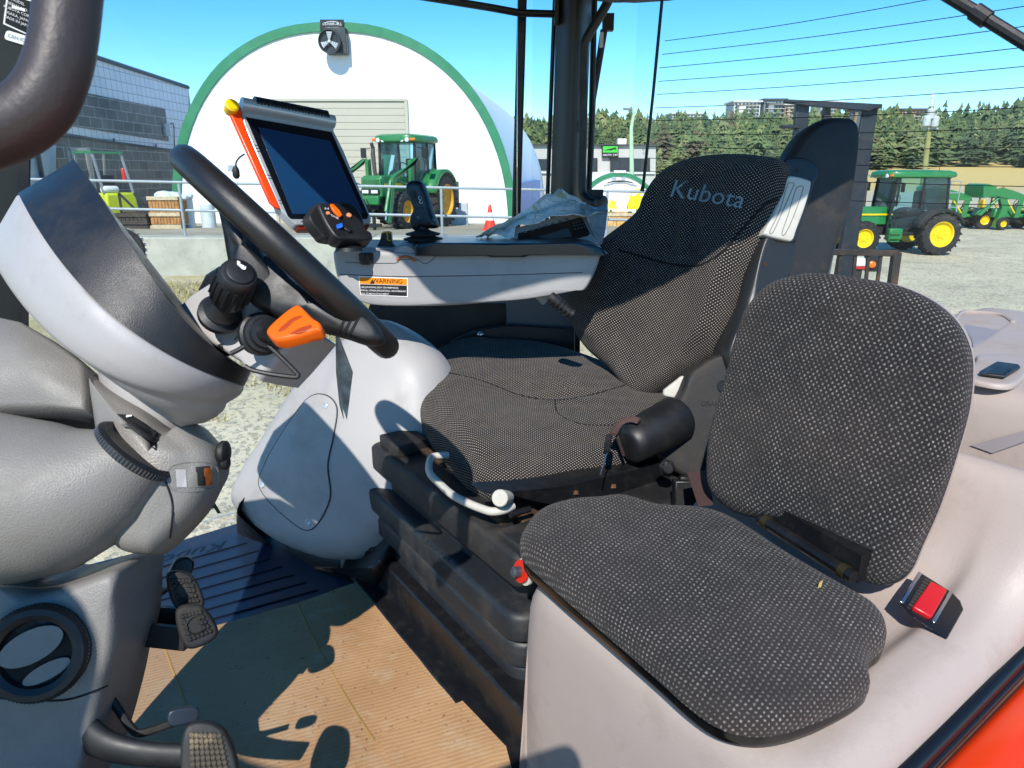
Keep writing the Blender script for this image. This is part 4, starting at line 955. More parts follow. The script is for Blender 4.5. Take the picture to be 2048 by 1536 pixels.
# outer fender and door seal
g = G(); fdp = lambda b: max(.565, .614 - .114 * (b - .7))
g.loft([[T(b, l, fdp(b) + d) for b in (-.3, .2, .6, .8, 1.0, 1.14, 1.5, 2.2)] for l, d in ((.252, .03), (.250, .018), (.240, .012), (.20, .016), (.05, .05), (-.2, .12), (-.35, .22), (-.40, .5))], False, False)
B_(g, 'outer_fender', ORFEN, smooth=60)
g = G(); g.tube([T(.45, .262, .635), T(.7, .264, .614), T(.98, .266, .582), T(1.10, .268, .570), T(1.4, .268, .568), T(1.8, .268, .568)], .012, 12, sm=4)
g.tube([T(.45, .251, .645), T(.7, .253, .622), T(1.0, .255, .589), T(1.2, .257, .575), T(1.8, .257, .573)], .0050, 12, sm=3, mi=1)
B_(g, 'door_seal', [mat('seal_rubber', '#101012', .3, vary=.1), mat('seal_edge', '#1b1412', .25)])
# ------------------------------------------------------------------ loose things in the cab
g = G(); n = 40
# sheet of cardboard on the floor
co = [(232, 1262), (436, 1250), (595, 1206), (730, 1158), (742, 1168), (850, 1290), (940, 1396), (1012, 1490), (1040, 1600), (700, 1640), (100, 1640), (150, 1400), (200, 1330)]
pts = [PD(x, y, .998) for x, y in co]
o = PD(600, 1300, .998); e1 = (PD(700, 1232, .998) - PD(300, 1316, .998)).normalized(); e2 = Z.cross(e1)
def inside(x, y, poly):
    c = False; j = len(poly) - 1
    for i in range(len(poly)):
        if (poly[i][1] > y) != (poly[j][1] > y) and x < (poly[j][0] - poly[i][0]) * (y - poly[i][1]) / (poly[j][1] - poly[i][1]) + poly[i][0]: c = not c
        j = i
    return c
def sheet(pl_, z, m, nm, lab, thick=.004, uvo=0):
    lp_ = []
    for i in range(len(pl_)):
        a = pl_[i]; b = pl_[(i + 1) % len(pl_)]
        for k in range(6): lp_.append((a[0] + (b[0] - a[0]) * k / 6, a[1] + (b[1] - a[1]) * k / 6))
    g = G(); pts = [PD(x, y, 2.4 - z) for x, y in lp_]; c = sum(pts, Vector()) / len(pts); rings = []
    for t, dz in ((1, -thick), (1, 0), (.85, 0), (.7, 0), (.55, 0), (.4, 0), (.25, 0), (.1, 0), (.01, 0)):
        rings.append([c + (p - c) * t + Z * (dz + (.0018 * noise.noise(Vector((((p - c) * t).x * 9, ((p - c) * t).y * 9, 0))))) for p in pts])
    uv = [((p - c).dot(e1) + .35 + uvo, (p - c).dot(e2) + 1) for r in rings for p in r]
    g.loft(rings, True, True, 0, uv); ob = g.build(nm, m, None, smooth=30)
    return tag(ob, lab, 'cardboard')
sheet(co, 1.413, CARD, 'cardboard_sheet', 'large brown corrugated cardboard sheet laid on the cab floor in front of the seats')
cr = G()
for p in ([(595, 1208), (640, 1300), (690, 1390), (748, 1480)], [(328, 1292), (345, 1340), (374, 1415)]):
    cr.tube([PD(x, y, .9865) for x, y in p], .0022, 6, sm=6, flat=.4)
c_ = cr.build('fold_crease', mat('crease_tan', '#9a7a44', .9), bpy.data.objects['cardboard_sheet'])
sheet([(752, 1478), (800, 1452), (882, 1420), (925, 1402), (1012, 1492), (1040, 1600), (820, 1640), (780, 1520)], 1.4175, CARD, 'cardboard_piece', 'smaller torn piece of brown cardboard lying over the corner of the big sheet', uvo=.5)
# rubber mat
MATM = mat('mat_rubber', '#1b2a40', .30, vary=.08, dirt='#3a3f42', da=.5, dscale=6, grain=.15, gs=400)  # bluish rubber colour carries the sky's reflection
g = G(); mo = [(500, 1043), (560, 1090), (640, 1150), (700, 1170), (760, 1190), (800, 1260), (600, 1420), (150, 1420), (150, 1140), (330, 1095)]
g.prism([PD(x, y, .998) for x, y in mo], -Z * .004 + Z * .010)
fm = tag(g.build('floor_mat', MATM, None, smooth=0), 'black ribbed rubber floor mat with embossed letters under the pedals', 'floor mat')
g = G()
for i in range(11):
    y0 = 1150 + i * 19; x1 = 492 + i * 24
    a = PD(236, y0 + 8 + i * 3, .990); b = PD(x1, y0 - (x1 - 240) * .27 + 4 + i * 3, .990)
    g.tube([a, b], .0028, 6, flat=.7)
g.build('mat_rib', mat('mat_rib', '#0d1520', .35), fm)
g = G(); f = lambda x, y: PD(360 + x * 1.0 + y * .35, 1110 - y * .42 - x * .26, .9905)
g.text('Kubota', lambda x, y: f(-x, -y), 62, bold=.012)
g.build('embossed_letters', mat('mat_rib', '#0c1116', .35), fm, smooth=0)
# folded papers on the console
def crumple(grid_px, nm, m, lab, cat_, thick=.0015, amp=.012, fr=30, parent=None):
    rows = len(grid_px); cols_ = len(grid_px[0]); N = 8; g = G(); pts = []
    for i in range((rows - 1) * N + 1):
        row = []
        for j in range((cols_ - 1) * N + 1):
            a, u = divmod(i / N, 1); b, v = divmod(j / N, 1); a = int(min(a, rows - 2)); b = int(min(b, cols_ - 2)); u = i / N - a; v = j / N - b
            q = [grid_px[a][b][k] * (1 - u) * (1 - v) + grid_px[a + 1][b][k] * u * (1 - v) + grid_px[a][b + 1][k] * (1 - u) * v + grid_px[a + 1][b + 1][k] * u * v for k in range(3)]
            p = P(*q); p += Vector((0, 0, 1)) * amp * (noise.noise(p * fr) + .5 * abs(noise.noise(p * fr * 2.3))); row.append(p)
        pts.append(row)
    g.loft(pts, False, False)
    k = len(g.v); 
    ob = g.build(nm, m, parent, smooth=25)
    s = ob.modifiers.new('solid', 'SOLIDIFY'); s.thickness = thick
    if lab: tag(ob, lab, cat_)
    return ob
MAPM, nt_, bs_ = newmat('printed_map')
vv = nt_.nodes.new('ShaderNodeTexVoronoi'); vv.feature = 'DISTANCE_TO_EDGE'; vv.inputs['Scale'].default_value = 38
tc = nt_.nodes.new('ShaderNodeTexCoord'); nt_.links.new(tc.outputs['Object'], vv.inputs['Vector'])
c0 = mixc(nt_, rmp(nt_, noi(nt_, 12, 5), .4, .6), srgb('#d2cdc4'), srgb('#efebe3'))
c0 = mixc(nt_, rmp(nt_, vv.outputs[0], .0, .035, .75, 0), c0, srgb('#6d6a6f'))
c0 = mixc(nt_, rmp(nt_, noi(nt_, 20, 4), .60, .64, 0, .7), c0, srgb('#b9ab4c'))
nt_.links.new(c0, bs_.inputs['Base Color']); bs_.inputs['Roughness'].default_value = .6
pp_ = crumple([[(950, 474, 1.72), (1030, 430, 1.82), (1116, 379, 1.95), (1170, 412, 1.95)],
         [(975, 474, 1.78), (1035, 438, 1.84), (1120, 400, 1.90), (1180, 418, 1.90)],
         [(1010, 474, 1.75), (1030, 446, 1.78), (1120, 422, 1.84), (1195, 428, 1.85)],
         [(1028, 472, 1.74), (1032, 457, 1.76), (1125, 432, 1.80), (1206, 432, 1.82)]], 'folded_map', MAPM, 'crumpled grey printed map spread over the radio behind the armrest', 'map')
crumple([[(1160, 410, 1.86), (1190, 414, 1.88), (1214, 412, 1.9)], [(1168, 420, 1.82), (1195, 426, 1.84), (1216, 424, 1.85)], [(1176, 446, 1.80), (1196, 452, 1.80), (1212, 452, 1.80)], [(1190, 474, 1.76), (1200, 480, 1.76), (1208, 472, 1.77)]], 'plastic_bag', mat('clear_film', '#8d9298', .25, vary=.15, dirt='#c2b84e', da=.7, dscale=14), 'grey plastic sleeve with a yellow strip hanging over the end of the radio', 'plastic sleeve', amp=.012, fr=22)
# paper tag hanging below the wheel
g = G(); A = [PC(x, y, c) for x, y, c in ((672, 664, 1.06), (676, 666, 1.06), (706, 744, 1.08), (694, 840, 1.10), (680, 800, 1.09), (674, 730, 1.07))]
g._add(A, [(0, 1, 2, 3, 4, 5)])
A2_ = [PC(x, y, c) for x, y, c in ((672, 664, 1.06), (675, 720, 1.05), (682, 780, 1.05), (688, 838, 1.05), (680, 812, 1.06), (673, 745, 1.06))]
g._add(A2_, [(0, 1, 2, 3, 4, 5)])
ob = g.build('hanging_tag', mat('tag_grey_print', '#8a8d88', .55, vary=.5, vs=60), None, smooth=0)
s = ob.modifiers.new('solid', 'SOLIDIFY'); s.thickness = .0008
tag(ob, 'grey folded paper tag hanging below the rim of the steering wheel', 'paper tag')
# ------------------------------------------------------------------ the yard
def sstep(a, b, x): t = min(1, max(0, (x - a) / (b - a))); return t * t * (3 - 2 * t)
def gz(x, y):
    base = .2 * sstep(2, 9, y) + .28 * sstep(5, 13.4, y) * (1 - sstep(2, 6, x))
    far = sstep(75, 330, math.hypot(x, y)) ** 1.25
    prof = 1 - .72 * sstep(-60, -150, x)
    return base + (16.3 * far * prof * (1 + .10 * math.sin(x * .013 + 1) + .04 * math.sin(x * .05)) if y > 40 else 0)
gm, nt_, bs_ = newmat('gravel')
geo = nt_.nodes.new('ShaderNodeNewGeometry').outputs['Position']
v1 = nt_.nodes.new('ShaderNodeTexVoronoi'); v1.inputs['Scale'].default_value = 26; nt_.links.new(geo, v1.inputs['Vector'])
c0 = mixc(nt_, rmp(nt_, noi(nt_, .5, 6, geo), .35, .65), srgb('#bdb190'), srgb('#d3c7a4'))
c0 = mixc(nt_, rmp(nt_, noi(nt_, 1.6, 8, geo, .7), .5, .68, 0, .6), c0, srgb('#75735f'))
sepc = nt_.nodes.new('ShaderNodeSeparateColor'); nt_.links.new(v1.outputs['Color'], sepc.inputs[0])
c0 = mixc(nt_, rmp(nt_, sepc.outputs[0], .1, .9, 0, .45), c0, srgb('#c0bcae'))
c0 = mixc(nt_, rmp(nt_, sepc.outputs[1], .6, .9, 0, .5), c0, srgb('#565850'))
px_ = nt_.nodes.new('ShaderNodeSeparateXYZ'); nt_.links.new(geo, px_.inputs[0])
# dry yellow grass in front of the wall (a patch with its own shape)
gr = mth(nt_, 'MULTIPLY', rmp(nt_, px_.outputs[1], 6.0, 9.5), rmp(nt_, px_.outputs[0], 2.5, 0.5))
gr = mth(nt_, 'MULTIPLY', gr, rmp(nt_, noi(nt_, 1.2, 5, geo), .36, .52))
c0 = mixc(nt_, mth(nt_, 'MULTIPLY', gr, .75), c0, srgb('#9d9160'))
fd = rmp(nt_, px_.outputs[1], 75, 95); c0 = mixc(nt_, fd, c0, srgb('#c9b06c'))
nt_.links.new(c0, bs_.inputs['Base Color']); bs_.inputs['Roughness'].default_value = .95
bmp(nt_, bs_, mth(nt_, 'ADD', sepc.outputs[0], noi(nt_, 60, 4, geo)), .6, .02)
g = G(); xs = [-420, -300, -200, -140, -90, -60, -40, -28, -20, -14, -10, -7, -5, -3, -1.5, 0, 1.5, 3, 5, 7, 10, 14, 20, 28, 40, 60, 80, 100, 130, 160, 200, 240, 290, 340, 420]
ys = [-30, -10, -4, 0, 2, 3.5, 5, 6.5, 8, 9.5, 11, 12.5, 14, 17, 21, 26, 33, 42, 55, 70, 85, 100, 120, 140, 160, 180, 200, 225, 250, 275, 300, 330, 370, 420, 600]
g.loft([[Vector((x, y, gz(x, y))) for x in xs] for y in ys], False, False)
tag(g.build('ground', gm, None, smooth=80), 'pale gravel yard rising to dry grass slopes', None, None, 'structure')
# raised yard behind the retaining wall
def rz(y): return 1.20 - .04 * (y - 13.7) if y < 26 else .71
g = G(); g.loft([[Vector((x, y, rz(y) if x < 4 else .25)) for x in (-30, -20, -12, -6, -2, 1, 3.0, 4.2)] for y in (13.7, 17, 21, 26, 40, 60)], False, False)
RY, nt_, bs_ = newmat('yard_surface'); geo = nt_.nodes.new('ShaderNodeNewGeometry').outputs['Position']
c0 = mixc(nt_, rmp(nt_, noi(nt_, .8, 8, geo, .65), .35, .65), srgb('#8b8470'), srgb('#a39c88'))
c0 = mixc(nt_, rmp(nt_, noi(nt_, 14, 5, geo), .55, .7, 0, .5), c0, srgb('#6e6a58')); nt_.links.new(c0, bs_.inputs['Base Color']); bs_.inputs['Roughness'].default_value = .95
bmp(nt_, bs_, noi(nt_, 25, 5, geo), .5, .02)
tag(g.build('raised_yard', RY, None, smooth=60), 'raised gravel yard behind the concrete blocks', None, None, 'structure')
# pebbles and dry grass
PEB = mat('pebble', '#8f8c80', .9, vary=.35, vs=3)
g = G(); random.seed(5)
for i in range(2600):
    y = 3.6 + random.random() ** 1.3 * 9.2; x = -y * .62 + random.random() * y * .62 - .1; r = random.uniform(.006, .026) * (1 + y * .03)
    z = gz(x, y); a = random.random() * 6
    q = [Vector((x + r * math.cos(a + k * 1.57) * random.uniform(.7, 1.3), y + r * math.sin(a + k * 1.57) * random.uniform(.7, 1.2), z)) for k in range(4)]
    g._add(q + [Vector((x, y, z + r * .8))], [(0, 1, 4), (1, 2, 4), (2, 3, 4), (3, 0, 4)])
tag(g.build('pebbles', PEB, None, smooth=0), 'loose stones on the gravel', None, None, 'stuff')
GRS = [mat('dry_grass_light', '#b8a868', .9, vary=.2, vs=2), mat('dry_grass_dark', '#8c8150', .9, vary=.2, vs=2)]
g = G()
for i in range(11000):
    y = 6.2 + random.random() * 6.6; x = -y * .52 + random.random() * y * .52 + .2
    if noise.noise(Vector((x * .9, y * .9, 2))) < -.18 + (8.5 - y) * .08: continue
    z = gz(x, y); a = random.random() * 6.28; h = random.uniform(.03, .11); w = .006; dx, dy = math.cos(a), math.sin(a); t = random.uniform(.03, .14)
    g._add([(x - dy * w, y + dx * w, z), (x + dy * w, y - dx * w, z), (x + dx * t, y + dy * t, z + h)], [(0, 1, 2)], i % 2)
tag(g.build('dry_grass', GRS, None, smooth=0), 'thin dry yellow grass', None, None, 'stuff')
# concrete blocks of the retaining wall
CONC = mat('concrete', '#a5a598', .9, vary=.15, vs=2.5, dirt='#6e6c5c', da=.6, dscale=3, grain=.4, gs=60)
x = -11.2
labs = ['leftmost concrete block', 'concrete block left of the dash', 'long concrete block with a round shadow', 'concrete block right of the shadowed one', 'concrete block below the display screen', 'concrete block behind the console', 'last concrete block towards the rear pillar']
bx = [-11.5, -9.0, -7.6, -5.15, -2.7, -.25, 2.2, 4.3]
for i in range(7):
    g = G(); x0, x1 = bx[i] + .015, bx[i + 1] - .015; g.box(((x0 + x1) / 2, 13.95, .82), (x1 - x0, .62, .78)); o = g.build('concrete_block', CONC, None, bevel=.03)
    tag(o, 'pale grey cast ' + labs[i] + ' in the retaining row', 'concrete block', 'concrete retaining blocks')
# galvanised railing
GALV = mat('galvanised', '#a9b1b4', .4, metal=.6, vary=.1, vs=20)
rt = thing('guard_rail', 'galvanised two-bar pipe railing standing on the concrete blocks', 'railing', (-2, 13.9, 1.2))
def rp_(px, py): return P(px, py, 13.9)
for n_, (a, b) in (('rail', ((20, 357.5), (1300, 384))), ('rail', ((20, 413), (1300, 441)))):
    g = G(); pa, pb_ = rp_(*a), rp_(*b); pb_.y = 14.4; pb_ = P(b[0], b[1], 14.4); g.tube([pa, pb_], .026, 10); g.build('rail', GALV, rt)
for px in (-60, 357, 640, 882, 1215):
    p = P(px, 360 + (px - 20) * .0207, 13.95); g = G(); g.tube([p, Vector((p.x, p.y, 1.2))], .026, 10); g.lathe((p.x, p.y, 1.205), Z, [(.06, 0), (.06, .012)], 12); g.build('post', GALV, rt)
# ------------------------------------------------------------------ hoop buildings
FABR = mat('white_fabric', '#f0f2f2', .6, vary=.02, vs=.5, dirt='#cfcfc6', da=.25, dscale=.5)
GRIM = mat('green_trim', '#2a7a54', .5, vary=.12, vs=3)
DOORC = mat('cream_door', '#b3ae9c', .5, vary=.02, vs=1)
def hoop(cx, Y, base_z, wpx, toppx, deep, big=True, nm='hoop_building', lab='', depth_dir=(.12, 1, 0)):
    pass
HY = 23.5
hz = rz(HY)
L0, R0 = P(350, 447, HY), P(1033, 447, HY); tpz = P(690, 44, HY).z
hcx = (L0.x + R0.x) / 2; hw = (R0.x - L0.x) / 2; hh_ = tpz - hz
dd = Vector((.10, 1, 0)).normalized()
def arch(cx, hw, y, z0, h, s=1, n=40, ex=2.25, lean=0):
    out = []
    for i in range(n + 1):
        a = math.pi * i / n; c, s_ = math.cos(a), math.sin(a)
        out.append(Vector((cx - hw * s * math.copysign(abs(c) ** (2 / ex), c), y, z0 + h * s * s_ ** (2 / ex * 1.08))))
    return out
hb_ = thing('hoop_building', 'big white fabric hoop building with a green rim and a fan under its top', 'hoop building', (hcx, HY, hz))
g = G(); A = arch(hcx, hw * .975, HY, hz, hh_ * .965); g._add(A, [tuple(range(len(A)))]); g.prism([(A[0].x, HY + .01, hz - .5), (A[-1].x, HY + .01, hz - .5), (A[-1].x, HY + .01, hz), (A[0].x, HY + .01, hz)], (0, .02, 0)); g.build('end_wall', FABR, hb_)
g = G(); O1 = arch(hcx, hw, HY - .06, hz - .1, hh_ + .1); I1 = arch(hcx, hw * .95, HY - .06, hz - .1, (hh_ + .1) * .957)
O2 = [p + Vector((0, .35, 0)) for p in O1]; I2 = [p + Vector((0, .10, 0)) for p in I1]
for ring in (O1,): 
    for k, p in enumerate(ring): p.y += .012 * math.sin(k * 5.1)
g.loft([I2, I1, O1, O2], False, False); g.build('green_rim', GRIM, hb_, smooth=30)
g = G(); g.loft([[p + dd * t * 1.0 for p in arch(hcx, hw * .985, HY + .1, hz - .1, (hh_ + .1) * .985)] for t in (0, 3, 6, 9, 12, 15, 18)], False, False)
g.build('cover', mat('translucent_cover', '#dfe6ea', .45, vary=.03, vs=1), hb_, smooth=60)
g = G(); q0 = P(1033, 400, HY) ; g.prism([(R0.x - .15, HY + .3, hz), (R0.x + .05, HY + .3, hz), (R0.x + .05, HY + .3, hz + 1.25), (R0.x - .15, HY + .3, hz + 1.25)], dd * 12); g.build('base_skirt', mat('blue_skirt', '#5d86c4', .5, vary=.1), hb_)
g = G(); a, b = P(538, 202, HY - .05), P(808, 202, HY - .05); dz0 = hz
n_ = 18
for i in range(n_):
    z0 = dz0 + (a.z - dz0) * i / n_; z1 = dz0 + (a.z - dz0) * (i + 1) / n_ - .012
    g.prism([(a.x, HY - .03, z0), (b.x, HY - .03, z0), (b.x, HY - .03, z1), (a.x, HY - .03, z1)], (0, -.02, 0))
g.build('roller_door', DOORC, hb_)
g = G()
for x_ in (a.x - .06, b.x + .06): g.box((x_, HY - .06, (dz0 + a.z) / 2), (.10, .08, a.z - dz0))
g.box(((a.x + b.x) / 2, HY - .06, a.z + .03), (b.x - a.x + .22, .08, .07)); g.build('door_frame', DOORC, hb_)
g = G(); g.prism([P(x, y, HY - .12) for x, y in ((640, 39), (687, 39), (687, 60), (640, 60))], (0, .05, 0), 0)
ff = lambda x, y: P(x, y, HY - .13)
g.text('COVER-ALL', lambda x, y: ff(664 + x, 48 - y), 7.5, 1, bold=.02, shear=.2); g.text('1-800-268-3768', lambda x, y: ff(664 + x, 55.5 - y), 4, 1)
g.tube([ff(664 + 14 * math.cos(t), 48 - 5 * math.sin(t)) for t in [i * math.pi / 10 for i in range(11)]], .012, 4, mi=1)
g.build('name_sign', [INK, ICON], hb_, smooth=0)
g = G(); q = P(674, 83, HY - .2); g.box(q, (.62, .35, .72)); fn_ = g.build('exhaust_fan', mat('galv_dark', '#3f4547', .5, metal=.4), hb_, bevel=.02)
g = G(); q = P(660, 83, HY - .46); g.lathe(q, (-.15, -1, 0), [(.30, -.10), (.345, .02), (.34, .10), (.31, .10), (.30, 0), (.001, -.02)], 28); g.build('fan_ring', mat('galv_dark', '#3f4547', .5, metal=.4), fn_)
g = G()
for r in (.08, .14, .20, .26, .31): g.tube([q + Vector((r * math.cos(t), -.12, r * math.sin(t))) for t in [i * .35 for i in range(18)]], .006, 4, closed=True)
g.build('guard', mat('wire_grey', '#5a5f60', .5, metal=.5), fn_)
g = G()
for k in range(3):
    a_ = R(90 + 120 * k); d1 = Vector((math.cos(a_), 0, math.sin(a_))); d2 = Vector((-d1.z, 0, d1.x)); c_ = q + Vector((0, -.09, 0))
    g.prism([c_ + d1 * .05 - d2 * .03, c_ + d1 * .26 - d2 * .10, c_ + d1 * .27 + d2 * .08, c_ + d1 * .05 + d2 * .03], (0, .015, 0))
g.lathe(q + Vector((0, -.08, 0)), (0, -1, 0), [(.05, 0), (.04, .03)], 12); g.build('fan_blades', mat('blade_alu', '#c9cdcf', .4, metal=.3), fn_)
for px_i, py_i in ((466, 268),):
    pass
g = G(); g.prism([P(x, y, HY - .02) for x, y in ((456, 330), (474, 330), (474, 342), (456, 342))], (0, .01, 0)); g.build('vent_panel', mat('vent_grey', '#98a5ab', .5), hb_)
# small hoop building beyond
SY = 30
c1 = P(1238, 345, SY); sz = .3; shw = (P(1310, 380, SY).x - P(1166, 380, SY).x) / 2 * 1.28; sh = P(1238, 344, SY).z - sz
h2 = thing('small_hoop_building', 'lower white fabric hoop shed with green rim beyond the rear pillar', 'hoop shed', (c1.x, SY, sz))
g = G(); A = arch(c1.x, shw * .96, SY, sz, sh * .94, ex=2.0); g._add(A, [tuple(range(len(A)))]); g.build('end_wall', FABR, h2)
g = G(); O1 = arch(c1.x, shw, SY - .05, sz, sh, ex=2.0); I1 = arch(c1.x, shw * .93, SY - .05, sz, sh * .92, ex=2.0); g.loft([I1, O1, [p + Vector((0, .3, 0)) for p in O1]], False, False); g.build('green_rim', GRIM, h2, smooth=30)
g = G(); g.loft([[p + Vector((0, t, 0)) for p in arch(c1.x, shw * .985, SY, sz, sh * .98, ex=2.0)] for t in (0, 10)], False, False); g.build('cover', FABR, h2, smooth=60)
g = G(); g.prism([P(x, y, SY - .1) for x, y in ((1228, 341), (1252, 341), (1252, 346), (1228, 346))], (0, .03, 0)); g.build('name_plate', LABELW, h2)
g = G()
for k, s in enumerate((1, .86, .72)): g.tube([P(1240 + 34 * s * math.sin(t), 368 + 16 * s * (1 - math.cos(t)) * .6 - 6, SY - .06) for t in [-1.3 + i * .26 for i in range(11)]], .05, 6)
g.build('slack_fold', FABR, h2)
g = G()
for x_ in (1228, 1247): g.box(P(x_, 358, SY - .08), (.18, .04, .16))
g.build('vent_flap', mat('vent_grey', '#98a5ab', .5), h2)
# ------------------------------------------------------------------ block building on the left
BLKD, nt_, bs_ = newmat('dark_split_block')
br = nt_.nodes.new('ShaderNodeTexBrick'); br.inputs['Color1'].default_value = (*srgb('#636260'), 1); br.inputs['Color2'].default_value = (*srgb('#7c7b77'), 1); br.inputs['Mortar'].default_value = (*srgb('#a5a5a2'), 1)
br.inputs['Scale'].default_value = 1; br.inputs['Mortar Size'].default_value = .012; br.inputs['Brick Width'].default_value = .62; br.inputs['Row Height'].default_value = .31
uvn = nt_.nodes.new('ShaderNodeUVMap').outputs[0]; nt_.links.new(uvn, br.inputs['Vector'])
nt_.links.new(mixc(nt_, rmp(nt_, noi(nt_, 3, 6), .4, .7, 0, .35), br.outputs[0], srgb('#4b4a47')), bs_.inputs['Base Color']); bs_.inputs['Roughness'].default_value = .95
BLKW, nt_, bs_ = newmat('pale_tile_block')
br = nt_.nodes.new('ShaderNodeTexBrick'); br.offset = 0; br.inputs['Color1'].default_value = (*srgb('#dfe2e4'), 1); br.inputs['Color2'].default_value = (*srgb('#d6dadd'), 1); br.inputs['Mortar'].default_value = (*srgb('#98a0a8'), 1)
br.inputs['Scale'].default_value = 1; br.inputs['Mortar Size'].default_value = .012; br.inputs['Brick Width'].default_value = .31; br.inputs['Row Height'].default_value = .31
uvn = nt_.nodes.new('ShaderNodeUVMap').outputs[0]; nt_.links.new(uvn, br.inputs['Vector']); nt_.links.new(br.outputs[0], bs_.inputs['Base Color']); bs_.inputs['Roughness'].default_value = .8
# wall plane recedes towards the vanishing point at about (1050, 345)
wd_ = ray(1050, 345); wd_ = Vector((wd_.x, 1, 0)).normalized()
wc = P(378, 180, 30); wn = Vector((wd_.y, -wd_.x, 0)); WPL = (wc, wn)
def wq(px, py, off=0): p = PP(px, py, (wc + wn * off, wn)); return p
kb = thing('block_building', 'concrete-block building with dark split-face panels and pale tile bands', 'building', (wc.x, wc.y, .7))
def wpoly(pts, m, nm, off, uvs=True):
    g = G(); n = 12; a, b, c, d = pts; vs = []; uv = []; fs = []
    for i in range(n + 1):
        u = i / n; t = (a[0] * (1 - u) + b[0] * u, a[1] * (1 - u) + b[1] * u); q = (d[0] * (1 - u) + c[0] * u, d[1] * (1 - u) + c[1] * u)
        for p in (t, q): w = wq(p[0], p[1], off); vs.append(w); uv.append(((w - wc).dot(wd_) + .001, w.z))
    for i in range(n): fs.append((2 * i, 2 * i + 1, 2 * i + 3, 2 * i + 2))
    g._add(vs, fs, 0, uv); return g.build(nm, m, kb, smooth=0)
wpoly(((-160, 2), (377, 176), (377, 450), (-160, 452)), BLKW, 'wall', 0)
wpoly(((-160, 120), (330, 217), (338, 283), (-160, 205)), BLKD, 'upper_block_panel', .03)
wpoly(((-160, 216), (378, 308), (378, 450), (-160, 452)), BLKD, 'lower_block_panel', .03)
g = G(); g.tube([wq(-160, 0, .05), wq(377, 175, .05)], .06, 6); g.prism([wq(-160, 1, -.3), wq(377, 176, -.3), wq(377, 178, .08), wq(-160, 3, .08)], Z * .1); g.build('roof_coping', mat('coping_dark', '#2b3640', .5), kb)
g = G(); g.prism([wq(377, 176, .0), wq(377, 176, .0) - wn * 12, Vector(((wq(377, 176, 0) - wn * 12).x, (wq(377, 176, 0) - wn * 12).y, .4)), Vector((wc.x, wc.y, .4))], wd_ * -.05); g.build('end_wall', BLKW, kb, smooth=0)
g = G(); g.tube([wq(-100, 240, .12), wq(346, 300, .12)], .03, 6); g.tube([wq(340, 248, .1), wq(346, 246, .1), wq(348, 254, .1), wq(349, 298, .1)], .02, 6)
for x_ in (20, 124, 228, 312): g.tube([wq(x_, 256 + (x_ - 20) * .134, .12), wq(x_, 250 + (x_ - 20) * .134, .05)], .03, 6)
g.build('conduit', mat('conduit_dark', '#2f3a44', .5), kb)
g = G(); g.box(wq(333, 260, .12), (.3, .1, .42), wd_, wn); g.build('meter_box', mat('meter_grey', '#9aa4ad', .5), kb)
g = G(); g.prism([wq(-40, 300, .08), wq(105, 290, .08), wq(105, 388, .08), wq(-40, 400, .08)], wn * .1); g.build('loading_door', mat('door_pale', '#9fb1bd', .5, vary=.05, vs=1), kb)
g = G(); g.box(wq(82, 340, .25), (.06, .1, 4), wd_, wn); g.build('downpipe', mat('conduit_dark', '#2f3a44', .5), kb)
# ------------------------------------------------------------------ vehicle helpers (local axes: x forward, y left, z up)
JDG = mat('green_paint', '#22743a', .35, vary=.08, vs=4, coat=.3, dirt='#5a6b45', da=.3, dscale=5)
JDY = mat('yellow_paint', '#e8c400', .35, vary=.05, coat=.2)
JDY2 = mat('yellow_paint_worn', '#d89a12', .45, vary=.1)
TYRE = mat('tyre_rubber', '#242424', .85, vary=.2, dirt='#6a6356', da=.6, dscale=5)
DARK = mat('dark_machinery', '#1a1c1b', .6, vary=.3, vs=5, dirt='#4c4a40', da=.5, dscale=6)
WINB = glassm('tinted_glass', (.78, .92, .95), .12)
LAMP = mat('lamp_glass', '#d8dde0', .15, vary=.05)
AMB = mat('amber_lens2', '#e07008', .3, vary=.05)
def wheel(par, c, r, w, rim_m, lugs=18, rimr=.55, nm='wheel'):
    c = Vector(c); g = G(); ax = Vector((0, 1, 0))
    g.lathe(c - ax * w / 2, ax, [(r * rimr, 0), (r * .8, -.01), (r * .93, w * .06), (r * .955, w * .2), (r * .955, w * .8), (r * .93, w * .94), (r * .8, w + .01), (r * rimr, w), (r * rimr * .98, w * .5), (r * rimr, 0)], 32, 0, False)
    for i in range(lugs):
        a = 2 * math.pi * i / lugs
        for s in (-1, 1):
            a0 = a + (math.pi / lugs if s > 0 else 0); a1 = a0 + .16
            p0 = c + Vector((math.cos(a0), 0, math.sin(a0))) * r * .96 + ax * s * w * .03; p1 = c + Vector((math.cos(a1), 0, math.sin(a1))) * r * .955 + ax * s * w * .5
            g.bar(p0, p1, r * .07, r * .085, Vector((math.cos(a0), 0, math.sin(a0))))
    o = g.build(nm, TYRE, par, smooth=40)
    g = G()
    for s in (-1, 1): g.lathe(c, ax * s, [(r * rimr * 1.0, w * .5), (r * rimr * .93, w * .47), (r * rimr * .85, w * .30), (r * rimr * .5, w * .22), (r * .17, w * .26), (r * .16, w * .32), (.001, w * .32)], 28, 0, False)
    for k in range(8):
        a = math.pi * k / 4
        for s in (-1, 1): g.lathe(c + Vector((math.cos(a) * r * .27, s * w * .24, math.sin(a) * r * .27)), ax * s, [(.018, 0), (.018, .02)], 6, 0)
    g.build('rim', rim_m, o, smooth=40); return o
